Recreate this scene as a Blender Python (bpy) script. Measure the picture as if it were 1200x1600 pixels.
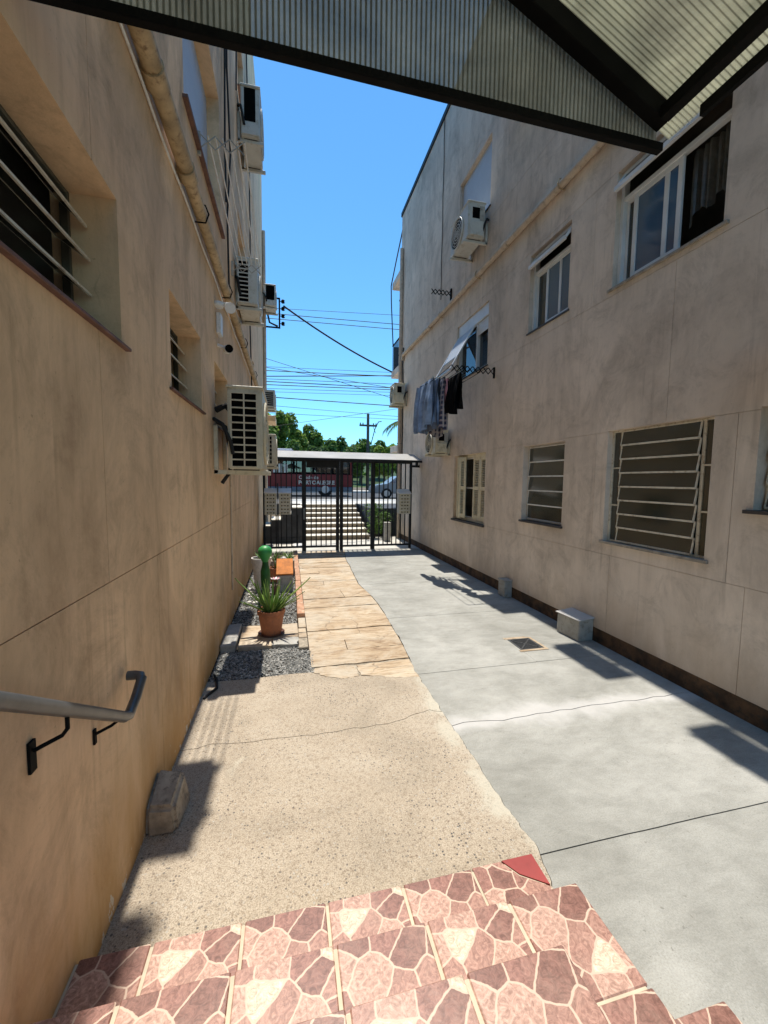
import bpy, bmesh, math, random
from mathutils import Vector, Matrix, noise
random.seed(7)
for o in list(bpy.data.objects): bpy.data.objects.remove(o)
SC = bpy.context.scene; COL = SC.collection
# ------------------------------------------------------------------ camera
F, YAW, PIT, ROL, H = 623.0, .23486, .0785, .0126, 1.9
fw = Vector((math.sin(YAW)*math.cos(PIT), math.cos(YAW)*math.cos(PIT), -math.sin(PIT)))
rt = Vector((math.cos(YAW), -math.sin(YAW), 0)); up = rt.cross(fw)
R_ = rt*math.cos(ROL)+up*math.sin(ROL); U_ = up*math.cos(ROL)-rt*math.sin(ROL); C0 = Vector((0, 0, H))
cam = bpy.data.cameras.new('camera'); cam.sensor_fit = 'VERTICAL'; cam.sensor_height = 24
cam.lens = F/1600*24; cam.clip_start = .02; cam.clip_end = 2000
camo = bpy.data.objects.new('camera', cam); COL.objects.link(camo)
m4 = Matrix.Identity(4)
for i in range(3): m4[i][0] = R_[i]; m4[i][1] = U_[i]; m4[i][2] = -fw[i]; m4[i][3] = C0[i]
camo.matrix_world = m4; SC.camera = camo
def P(x, y, ax, v):            # photo pixel -> point on the plane axis=v
    d = (x-600)*R_+(800-y)*U_+F*fw
    return C0+d*((v-C0[ax])/d[ax])
def G(x, y, z=0): p = P(x, y, 2, z); return (p.x, p.y)
# ------------------------------------------------------------------ light
SUN = Vector((.019, .275, 1)).normalized()
W = bpy.data.worlds.new('World'); SC.world = W; W.use_nodes = True
nt = W.node_tree; bg = nt.nodes['Background']; sk = nt.nodes.new('ShaderNodeTexSky')
sk.sky_type = 'NISHITA'; sk.sun_disc = False; sk.sun_elevation = math.asin(SUN.z); sk.sun_rotation = math.atan2(SUN.x, SUN.y)
sk.air_density = 1.0; sk.dust_density = 0.0; sk.ozone_density = 6.0; sk.altitude = 30
tn = nt.nodes.new('ShaderNodeVectorMath'); tn.operation = 'MULTIPLY'; tn.inputs[1].default_value = (.69, 1.12, 1.20)
nt.links.new(sk.outputs[0], tn.inputs[0]); nt.links.new(tn.outputs[0], bg.inputs[0]); bg.inputs[1].default_value = .15
sl = bpy.data.lights.new('sun', 'SUN'); sl.energy = 4.6; sl.angle = math.radians(.53); sl.color = (1, .95, .86)
so = bpy.data.objects.new('sun', sl); COL.objects.link(so); so.location = (0, 5, 40)
so.rotation_euler = SUN.to_track_quat('Z', 'Y').to_euler()
SC.view_settings.view_transform = 'Standard'; SC.view_settings.look = 'None'
SC.view_settings.exposure = .38; SC.view_settings.gamma = 1
SC.cycles.max_bounces = 10; SC.cycles.diffuse_bounces = 6; SC.cycles.transparent_max_bounces = 16
# ------------------------------------------------------------------ materials
M = {}
class N:
    def __init__(s, name):
        s.m = bpy.data.materials.new(name); s.m.use_nodes = True; s.t = s.m.node_tree
        s.b = s.t.nodes['Principled BSDF']; s.o = s.t.nodes['Material Output']
        s.geo = None; M[name] = s.m
    def n(s, ty, **kw):
        x = s.t.nodes.new('ShaderNode'+ty)
        for k, v in kw.items():
            if k.startswith('i_'):
                k = k[2:]; k = int(k) if k.isdigit() else k
                x.inputs[k].default_value = v
            else: setattr(x, k, v)
        return x
    def l(s, a, b): s.t.links.new(a, b)
    def pos(s, obj=False, scale=(1, 1, 1), rot=(0, 0, 0)):
        if obj: src = s.n('TexCoord').outputs['Object']
        else: src = s.n('NewGeometry').outputs['Position']
        mp = s.n('Mapping'); mp.inputs['Scale'].default_value = scale; mp.inputs['Rotation'].default_value = rot
        s.l(src, mp.inputs[0]); return mp.outputs[0]
    def noise(s, vec, scale, detail=5, rough=.6, dist=0):
        x = s.n('TexNoise'); s.l(vec, x.inputs['Vector']); x.inputs['Scale'].default_value = scale
        x.inputs['Detail'].default_value = detail; x.inputs['Roughness'].default_value = rough; x.inputs['Distortion'].default_value = dist
        return x.outputs['Fac']
    def ramp(s, fac, *stops):
        x = s.n('ValToRGB'); s.l(fac, x.inputs[0]); e = x.color_ramp.elements
        while len(e) < len(stops): e.new(.5)
        for el, (p, c) in zip(e, stops):
            el.position = p; el.color = (*c, 1) if isinstance(c, tuple) else (c, c, c, 1)
        return x.outputs[0]
    def mix(s, fac, a, b, mode='MIX'):
        x = s.n('Mix', data_type='RGBA', blend_type=mode)
        for sock, v in ((x.inputs['Factor'], fac), (x.inputs[6], a), (x.inputs[7], b)):
            if isinstance(v, (int, float)): sock.default_value = v
            elif isinstance(v, tuple): sock.default_value = (*v, 1)
            else: s.l(v, sock)
        return x.outputs[2]
    def bump(s, h, strength=.3, dist=.01):
        x = s.n('Bump'); x.inputs['Strength'].default_value = strength; x.inputs['Distance'].default_value = dist
        s.l(h, x.inputs['Height']); s.l(x.outputs[0], s.b.inputs['Normal'])
    def col(s, c):
        if isinstance(c, tuple): s.b.inputs['Base Color'].default_value = (*c, 1)
        else: s.l(c, s.b.inputs['Base Color'])
    def set(s, **kw):
        for k, v in kw.items(): s.b.inputs[k.replace('_', ' ')].default_value = v
        return s
def simple(name, c, rough=.6, metal=0, var=.15, scale=6, bump=.1, bs=60, spec=.5, grime=None):
    k = N(name); v = k.pos()
    f = k.noise(v, scale, 5)
    d = tuple(x*(1-var*2) for x in c); u = tuple(min(1, x*(1+var)) for x in c)
    cc = k.ramp(f, (.3, d), (.7, u))
    if grime:
        g = k.ramp(k.noise(v, scale*2.7, 6, .7), (.52, 0.0), (.68, 1.0)); cc = k.mix(g, cc, grime)
    k.col(cc); k.set(Roughness=rough, Metallic=metal)
    k.b.inputs['Specular IOR Level'].default_value = spec
    if bump: k.bump(k.noise(v, bs, 4), bump, .005)
    return k.m
def plaster(name, c, stain, dark, damp):
    k = N(name); v = k.pos()
    big = k.ramp(k.noise(v, .55, 4, .6, .4), (.35, 0.0), (.7, 1.0))
    base = k.mix(big, tuple(x*.86 for x in c), tuple(min(1, x*1.08) for x in c))
    st = k.ramp(k.noise(k.pos(scale=(1.3, 1.3, .11)), 2.0, 8, .72, .4), (.44, 0.0), (.72, 1.0))
    base = k.mix(k.mix(1.0, st, (.8, .8, .8), 'MULTIPLY'), base, stain)
    bl = k.ramp(k.noise(v, 2.6, 9, .8, .6), (.32, (.70, .69, .68)), (.5, (1.0, 1.0, 1.0)), (.72, (1.09, 1.08, 1.07))); base = k.mix(.9, base, bl, 'MULTIPLY')
    st2 = k.ramp(k.noise(k.pos(scale=(6, 6, .22)), 2.0, 5, .65, .2), (.55, 0.0), (.75, 1.0)); gate = k.ramp(k.noise(v, .9, 3, .5), (.45, 0.0), (.62, 1.0))
    base = k.mix(k.mix(1.0, k.mix(1.0, st2, gate, 'MULTIPLY'), (.6, .6, .6), 'MULTIPLY'), base, dark)
    gm = k.ramp(k.noise(k.pos(scale=(.8, .8, .35)), 1.3, 7, .7, .8), (.48, 0.0), (.70, .5)); base = k.mix(gm, base, dark)
    vd = k.n('VectorMath', operation='MULTIPLY_ADD'); nz = k.n('TexNoise'); k.l(v, nz.inputs['Vector']); nz.inputs['Scale'].default_value = 2.5; nz.inputs['Detail'].default_value = 6
    k.l(nz.outputs['Color'], vd.inputs[0]); vd.inputs[1].default_value = (.5, .5, .5); k.l(v, vd.inputs[2])
    cv = k.n('TexVoronoi', feature='DISTANCE_TO_EDGE'); k.l(vd.outputs[0], cv.inputs['Vector']); cv.inputs['Scale'].default_value = .55
    ck = k.ramp(cv.outputs['Distance'], (.0015, 1.0), (.004, 0.0)); cm = k.ramp(k.noise(v, .7, 3), (.56, 0.0), (.62, .35)); base = k.mix(k.mix(1.0, ck, cm, 'MULTIPLY'), base, dark)
    # rain splash dirt and peeled paint low on the wall
    sep = k.n('SeparateXYZ'); k.l(k.n('NewGeometry').outputs['Position'], sep.inputs[0])
    mr = k.n('MapRange'); k.l(sep.outputs[2], mr.inputs[0]); mr.inputs[1].default_value = 1.0; mr.inputs[2].default_value = 0.0
    ad = k.n('Math', operation='MULTIPLY'); k.l(mr.outputs[0], ad.inputs[0]); k.l(k.noise(k.pos(scale=(3, 3, .8)), 1.6, 6, .7), ad.inputs[1])
    low = k.ramp(ad.outputs[0], (.17, 0.0), (.52, 1.0)); base = k.mix(low, base, damp)
    pe = k.n('Math', operation='MULTIPLY'); k.l(mr.outputs[0], pe.inputs[0]); k.l(k.noise(k.pos(scale=(6, 6, 4)), 2.2, 6, .7), pe.inputs[1])
    peel = k.ramp(pe.outputs[0], (.545, 0.0), (.555, 1.0)); base = k.mix(peel, base, (.62, .57, .48))
    spk = k.ramp(k.noise(v, 55, 2, .5), (.24, 1.0), (.26, 0.0)); base = k.mix(k.mix(1.0, spk, (.4, .4, .4), 'MULTIPLY'), base, dark)
    k.col(base); k.set(Roughness=.85); k.b.inputs['Specular IOR Level'].default_value = .25
    h = k.mix(.35, k.noise(v, 9, 4), k.noise(v, 120, 4)); k.bump(h, .22, .012)
    return k.m
plaster('plaster_tan', (.78, .56, .355), (.60, .415, .25), (.27, .175, .10), (.50, .30, .12))
plaster('plaster_grey', (.75, .64, .54), (.58, .485, .40), (.25, .20, .16), (.53, .42, .32))
def aggregate():
    k = N('aggregate_concrete'); v = k.pos()
    b = k.ramp(k.noise(v, 1.1, 6, .65, .5), (.3, (.35, .295, .225)), (.5, (.46, .385, .295)), (.72, (.54, .47, .375)))
    sandy = k.ramp(k.noise(v, 150, 4, .8), (.38, (.42, .38, .33)), (.52, (.95, .95, .95)), (.7, (1.2, 1.19, 1.17))); b = k.mix(.85, b, sandy, 'MULTIPLY')
    s2 = k.ramp(k.noise(v, 48, 4, .8), (.34, (.55, .5, .45)), (.48, (1.0, 1.0, 1.0))); b = k.mix(.8, b, s2, 'MULTIPLY')
    vo = k.n('TexVoronoi', feature='F1'); k.l(v, vo.inputs['Vector']); vo.inputs['Scale'].default_value = 58
    dens = k.ramp(k.noise(v, 1.7, 4, .6), (.36, 0.12), (.6, 1.0))
    rnd = k.n('SeparateColor'); k.l(vo.outputs['Color'], rnd.inputs[0])
    thr = k.ramp(rnd.outputs[0], (.45, 0.0), (.48, 1.0)); dd = k.ramp(vo.outputs['Distance'], (.27, 1.0), (.37, 0.0))
    mk = k.mix(1.0, k.mix(1.0, thr, dd, 'MULTIPLY'), dens, 'MULTIPLY')
    pc = k.ramp(rnd.outputs[1], (.25, (.085, .08, .075)), (.55, (.22, .165, .12)), (.9, (.42, .39, .34)))
    b = k.mix(mk, b, pc)
    pat = k.ramp(k.noise(k.pos(scale=(1, 1, 1)), .8, 5, .6, .8), (.60, 0.0), (.66, 1.0)); b = k.mix(k.mix(1.0, pat, (.6, .6, .6), 'MULTIPLY'), b, (.56, .52, .42))
    sx = k.n('SeparateXYZ'); k.l(v, sx.inputs[0]); mx = k.n('MapRange'); k.l(sx.outputs[0], mx.inputs[0]); mx.inputs[1].default_value = .62; mx.inputs[2].default_value = 1.25
    mm = k.n('Math', operation='MULTIPLY'); k.l(mx.outputs[0], mm.inputs[0]); k.l(k.noise(v, 2.3, 7, .65, .4), mm.inputs[1])
    lap = k.ramp(mm.outputs[0], (.40, 0.0), (.50, .6)); b = k.mix(lap, b, (.52, .49, .40))
    k.col(b); k.set(Roughness=.9); k.bump(k.mix(.5, k.noise(v, 140, 4), mk), .35, .004)
aggregate()
def cement():
    k = N('cement_paving'); v = k.pos()
    b = k.ramp(k.noise(v, .8, 8, .7, .3), (.30, (.275, .268, .238)), (.5, (.37, .362, .328)), (.72, (.485, .472, .435)))
    tr = k.ramp(k.noise(k.pos(scale=(1.2, 2.6, 1), rot=(0, 0, .5)), 2.4, 9, .78, .35), (.34, (.74, .74, .73)), (.58, (1.0, 1.0, 1.0))); b = k.mix(.9, b, tr, 'MULTIPLY')
    fine = k.ramp(k.noise(v, 120, 5, .85), (.34, (.66, .66, .64)), (.55, (1.0, 1.0, 1.0)), (.72, (1.14, 1.14, 1.13))); b = k.mix(.8, b, fine, 'MULTIPLY')
    dk = k.ramp(k.noise(v, 38, 2, .5), (.27, 1.0), (.30, 0.0)); b = k.mix(k.mix(1.0, dk, (.6, .6, .6), 'MULTIPLY'), b, (.16, .15, .13))
    # a band of whiter repair mortar along the long crack
    sep = k.n('SeparateXYZ'); k.l(k.pos(), sep.inputs[0])
    wob = k.n('Math', operation='MULTIPLY_ADD'); k.l(k.noise(v, 2.2, 5, .6), wob.inputs[0]); wob.inputs[1].default_value = .5; k.l(sep.outputs[1], wob.inputs[2])
    df = k.n('Math', operation='SUBTRACT'); k.l(wob.outputs[0], df.inputs[0]); df.inputs[1].default_value = 3.02
    ab = k.n('Math', operation='ABSOLUTE'); k.l(df.outputs[0], ab.inputs[0])
    smear = k.ramp(ab.outputs[0], (.03, 1.0), (.16, 0.0)); b = k.mix(k.mix(1.0, smear, (.6, .6, .6), 'MULTIPLY'), b, (.58, .56, .54))
    k.col(b); k.set(Roughness=.85); k.bump(k.mix(.4, k.noise(v, 18, 5), k.noise(v, 220, 3)), .25, .006)
cement()
def sandstone():
    k = N('sandstone'); v = k.pos(scale=(1, 2.6, 1))
    b = k.ramp(k.noise(v, 2.2, 7, .65, 1.2), (.30, (.27, .185, .115)), (.46, (.45, .34, .225)), (.68, (.57, .475, .35)))
    oi = k.n('ObjectInfo'); tint = k.ramp(oi.outputs['Random'], (.0, (.82, .78, .74)), (1.0, (1.05, 1.03, 1.0))); b = k.mix(.8, b, tint, 'MULTIPLY')
    vein = k.ramp(k.noise(k.pos(scale=(1.2, 9, 1)), 3, 5, .7, 1.5), (.36, (.45, .36, .28)), (.5, (1.0, 1.0, 1.0))); b = k.mix(.75, b, vein, 'MULTIPLY')
    nz = k.n('TexNoise'); k.l(k.pos(), nz.inputs['Vector']); nz.inputs['Scale'].default_value = 6; nz.inputs['Detail'].default_value = 6
    vd = k.n('VectorMath', operation='MULTIPLY_ADD'); k.l(nz.outputs['Color'], vd.inputs[0]); vd.inputs[1].default_value = (.16, .16, 0); k.l(k.pos(scale=(1, 1.4, 1)), vd.inputs[2])
    cv = k.n('TexVoronoi', feature='DISTANCE_TO_EDGE'); k.l(vd.outputs[0], cv.inputs['Vector']); cv.inputs['Scale'].default_value = 1.9
    ck = k.mix(1.0, k.ramp(cv.outputs['Distance'], (.004, 1.0), (.016, 0.0)), k.ramp(k.noise(k.pos(), 1.1, 3), (.48, 0.0), (.56, .8)), 'MULTIPLY'); b = k.mix(ck, b, (.20, .14, .09))
    wt = k.ramp(k.noise(k.pos(), 1.5, 8, .75, .5), (.46, 0.0), (.66, .75)); b = k.mix(wt, b, (.52, .47, .38))
    k.col(b); k.set(Roughness=.85); k.bump(k.noise(v, 14, 6, .7), .4, .008)
sandstone()
def printed_tile():
    k = N('crazy_paving_tile'); v = k.pos(obj=True)
    wv = k.n('VectorMath', operation='ADD'); k.l(v, wv.inputs[0]); wv.inputs[1].default_value = (3.13, 7.41, 0)
    nz = k.n('TexNoise'); k.l(v, nz.inputs['Vector']); nz.inputs['Scale'].default_value = 11; nz.inputs['Detail'].default_value = 3
    w2 = k.n('VectorMath', operation='MULTIPLY_ADD'); k.l(nz.outputs['Color'], w2.inputs[0]); w2.inputs[1].default_value = (.035, .035, 0); k.l(wv.outputs[0], w2.inputs[2]); wv = w2
    def vor(feature, out):
        x = k.n('TexVoronoi', feature=feature, voronoi_dimensions='2D'); x.inputs['Scale'].default_value = 9.6; x.inputs['Randomness'].default_value = .92
        k.l(wv.outputs[0], x.inputs['Vector']); return x.outputs[out]
    ed = vor('DISTANCE_TO_EDGE', 'Distance'); cc = vor('F1', 'Color')
    sp = k.n('SeparateColor'); k.l(cc, sp.inputs[0])
    st = k.ramp(sp.outputs[0], (.0, (.205, .092, .068)), (.25, (.27, .125, .094)), (.45, (.345, .18, .135)), (.64, (.45, .265, .20)), (.86, (.62, .45, .33)))
    st.node.color_ramp.interpolation = 'CONSTANT'
    mar = k.ramp(k.noise(k.pos(obj=True, scale=(1, 1, 0)), 34, 6, .75, 1.8), (.35, (.52, .47, .44)), (.48, (.95, .95, .95)), (.64, (1.5, 1.62, 1.66))); st = k.mix(.9, st, mar, 'MULTIPLY')
    gr = k.n('Math', operation='ADD'); k.l(ed, gr.inputs[0])
    wb = k.n('Math', operation='MULTIPLY_ADD'); k.l(k.noise(k.pos(obj=True), 60, 3), wb.inputs[0]); wb.inputs[1].default_value = -.035; wb.inputs[2].default_value = .017
    k.l(wb.outputs[0], gr.inputs[1])
    g = k.ramp(gr.outputs[0], (.022, 1.0), (.036, 0.0))
    wear = k.ramp(k.noise(k.pos(), 5, 6, .7), (.5, 0.0), (.8, .35))
    c = k.mix(g, st, (.585, .43, .325)); c = k.mix(wear, c, (.50, .35, .27)); k.col(c); k.set(Roughness=.42)
    k.bump(k.noise(k.pos(), 90, 4), .12, .003)
printed_tile()
def polycarb(name, c, tr, ribs):
    k = N(name); d = k.n('BsdfDiffuse'); t = k.n('BsdfTranslucent'); x = k.n('BsdfTransparent'); gl = k.n('BsdfGlossy'); gl.inputs['Roughness'].default_value = .25
    dirt = k.ramp(k.noise(k.pos(), 2.2, 6, .7, .6), (.35, tuple(q*.42 for q in c)), (.68, c))
    k.l(dirt, d.inputs[0]); k.l(dirt, t.inputs[0]); x.inputs[0].default_value = (.8, .85, .82, 1)
    a = k.n('MixShader'); a.inputs[0].default_value = .8; k.l(d.outputs[0], a.inputs[1]); k.l(t.outputs[0], a.inputs[2])
    b = k.n('MixShader'); b.inputs[0].default_value = tr; k.l(a.outputs[0], b.inputs[1]); k.l(x.outputs[0], b.inputs[2])
    e = k.n('MixShader'); e.inputs[0].default_value = .06; k.l(b.outputs[0], e.inputs[1]); k.l(gl.outputs[0], e.inputs[2]); k.l(e.outputs[0], k.o.inputs[0])
polycarb('polycarbonate', (.44, .445, .40), .36, True)
polycarb('polycarbonate_roof', (.62, .60, .46), .30, True)
polycarb('polycarbonate_rib', (.10, .11, .085), .05, False)
polycarb('curtain_lace', (.6, .6, .56), .4, False)
def glass(name, tint, refl, rough=.02, haze=None):
    k = N(name); t = k.n('BsdfTransparent'); t.inputs[0].default_value = (*tint, 1); g = k.n('BsdfGlossy'); g.inputs['Roughness'].default_value = rough
    lw = k.n('LayerWeight'); lw.inputs[0].default_value = .35; mr = k.n('MapRange'); k.l(lw.outputs['Fresnel'], mr.inputs[0]); mr.inputs[3].default_value = refl; mr.inputs[4].default_value = 1
    base = t.outputs[0]
    if haze:
        d = k.n('BsdfDiffuse'); d.inputs[0].default_value = (*haze, 1); q = k.n('MixShader'); q.inputs[0].default_value = .75; k.l(base, q.inputs[1]); k.l(d.outputs[0], q.inputs[2]); base = q.outputs[0]
    x = k.n('MixShader'); k.l(mr.outputs[0], x.inputs[0]); k.l(base, x.inputs[1]); k.l(g.outputs[0], x.inputs[2]); k.l(x.outputs[0], k.o.inputs[0])
glass('glass_dark', (.25, .27, .24), .10)
glass('glass_slat', (.22, .23, .17), .08, .10, (.06, .06, .042))
glass('glass_blue', (.12, .18, .26), .09, .06, (.06, .13, .24))
simple('dark_metal', (.018, .019, .021), .6, 0, .2, 9, .05, spec=.25)
simple('black_metal', (.006, .006, .006), .75, .0, .2, 9, .05, spec=.12)
simple('grey_rail_paint', (.10, .105, .11), .35, .3, .15, 12, .06)
simple('white_metal', (.72, .72, .70), .45, 0, .06, 5, .03, grime=(.55, .53, .48))
simple('white_pvc', (.68, .70, .72), .4, 0, .06, 4, .02)
simple('ac_white', (.60, .59, .54), .5, 0, .07, 4, .04, grime=(.45, .41, .33))
simple('ac_cream', (.62, .56, .42), .5, 0, .08, 4, .04, grime=(.42, .36, .24))
simple('cream_paint', (.70, .62, .44), .55, 0, .07, 6, .08, grime=(.52, .44, .30))
simple('iron_cream', (.66, .61, .50), .5, 0, .08, 9, .08, grime=(.36, .27, .18))
simple('void_black', (.004, .004, .004), .9, 0, .1, 6, 0, spec=.05)
simple('iron_dark', (.10, .095, .07), .6, 0, .2, 9, .1)
simple('room', (.26, .24, .21), .9, 0, .2, 2, 0)
simple('sill_red', (.15, .075, .055), .7, 0, .2, 12, .3)
simple('sill_slate', (.05, .042, .04), .6, 0, .2, 12, .2)
simple('sill_stone', (.34, .30, .25), .8, 0, .2, 12, .3)
simple('pipe_beige', (.50, .37, .21), .6, 0, .2, 7, .15, grime=(.22, .14, .07))
simple('pipe_tan', (.58, .48, .38), .65, 0, .1, 5, .1, grime=(.38, .30, .22))
simple('plinth_brick', (.115, .062, .03), .95, 0, .4, 5, .8, 25, grime=(.03, .028, .02))
simple('cement_grey', (.42, .40, .36), .9, 0, .14, 5, .4, 40, grime=(.26, .24, .2))
simple('cement_old', (.40, .34, .26), .95, 0, .25, 9, .7, 30, grime=(.16, .13, .10))
simple('tile_bed', (.58, .50, .37), .9, 0, .1, 9, .3)
simple('paint_red', (.30, .035, .03), .5, 0, .1, 9, .1)
simple('terracotta', (.42, .15, .065), .75, 0, .14, 10, .2, grime=(.30, .12, .06))
simple('terracotta_orange', (.62, .20, .03), .75, 0, .2, 10, .3)
simple('kerb_brick', (.47, .25, .15), .85, 0, .2, 9, .4, grime=(.58, .44, .3))
simple('soil', (.05, .038, .028), 1, 0, .3, 20, .6)
simple('leaf_aloe', (.20, .31, .06), .45, 0, .25, 9, .1)
simple('leaf_green', (.10, .20, .04), .5, 0, .3, 9, .1)
simple('cactus_green', (.035, .30, .07), .45, 0, .15, 9, .1)
simple('cactus_dark', (.015, .13, .02), .5, 0, .2, 9, .1)
simple('petal_pink', (.65, .28, .33), .6, 0, .2, 20, .1)
simple('petal_white', (.75, .70, .66), .6, 0, .1, 20, .1)
simple('asphalt', (.06, .06, .06), .9, 0, .2, 4, .4)
simple('earth', (.16, .13, .09), 1, 0, .3, .2, .3)
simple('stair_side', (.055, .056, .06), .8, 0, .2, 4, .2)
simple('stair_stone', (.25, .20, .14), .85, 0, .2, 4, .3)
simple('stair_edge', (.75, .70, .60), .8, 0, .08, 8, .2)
simple('bus_red', (.17, .008, .015), .3, 0, .08, 2, 0)
simple('bus_blue', (.13, .17, .22), .35, 0, .1, 2, 0)
simple('white_gloss', (.8, .8, .8), .3, 0, .03, 2, 0)
simple('car_paint', (.22, .26, .30), .25, 0, .05, 2, 0)
simple('tyre', (.015, .015, .015), .85, 0, .1, 9, 0)
simple('bark', (.10, .07, .045), .95, 0, .3, 6, .6, 14)
simple('pole_wood', (.10, .085, .07), .9, 0, .2, 6, .3)
simple('wire_black', (.012, .012, .012), .7, 0, 0, 2, 0)
simple('cloth_black', (.006, .006, .007), .95, 0, .2, 8, .2, spec=.1)
simple('cloth_pink', (.62, .30, .36), .9, 0, .1, 6, .2)
simple('cloth_blue', (.24, .35, .55), .9, 0, .25, 5, .2)
simple('cloth_slate', (.17, .20, .27), .9, 0, .25, 5, .2)
simple('canopy_sheet', (.36, .35, .335), .55, 0, .12, 1.6, .05, grime=(.36, .34, .31))
simple('roof_metal', (.62, .60, .57), .5, .1, .06, 3, .05)
simple('blind_white', (.46, .51, .59), .5, 0, .04, 3, 0)
simple('concrete_pale', (.55, .52, .46), .9, 0, .12, 1.5, .3)
def plaid():
    k = N('cloth_plaid'); v = k.pos()
    b = (.035, .045, .10)
    def band(axis, c, base, sc):
        w = k.n('TexWave', bands_direction=axis); k.l(v, w.inputs[0]); w.inputs['Scale'].default_value = sc
        return k.mix(k.ramp(w.outputs['Fac'], (.62, 0.0), (.7, .8)), base, c)
    k.col(band('Y', (.42, .42, .45), band('Z', (.35, .30, .33), b, 3.2), 3.2)); k.set(Roughness=.9)
plaid()
def foliage(name, a, b, c):
    k = N(name); oi = k.noise(k.pos(), .45, 3); f = k.ramp(oi, (.3, a), (.5, b), (.72, c))
    fine = k.ramp(k.noise(k.pos(), 5, 2), (.3, (.6, .6, .6)), (.7, (1.25, 1.25, 1.1))); f = k.mix(1.0, f, fine, 'MULTIPLY')
    t = k.n('BsdfTranslucent'); k.l(f, t.inputs[0]); k.col(f); k.set(Roughness=.6)
    x = k.n('MixShader'); x.inputs[0].default_value = .5; k.l(k.b.outputs[0], x.inputs[1]); k.l(t.outputs[0], x.inputs[2]); k.l(x.outputs[0], k.o.inputs[0])
foliage('foliage_light', (.10, .18, .03), (.20, .30, .05), (.32, .42, .08))
foliage('foliage_mid', (.07, .14, .03), (.13, .23, .045), (.22, .33, .07))
foliage('foliage_dark', (.05, .10, .03), (.085, .16, .04), (.14, .24, .055))
def gravel_mat():
    k = N('gravel'); v = k.pos(); vo = k.n('TexVoronoi'); k.l(v, vo.inputs['Vector']); vo.inputs['Scale'].default_value = 45
    sp = k.n('SeparateColor'); k.l(vo.outputs['Color'], sp.inputs[0])
    k.col(k.ramp(sp.outputs[0], (.0, (.11, .112, .105)), (.4, (.22, .22, .205)), (.75, (.37, .36, .335)), (1.0, (.58, .56, .52)))); k.set(Roughness=.8)
gravel_mat()
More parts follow.
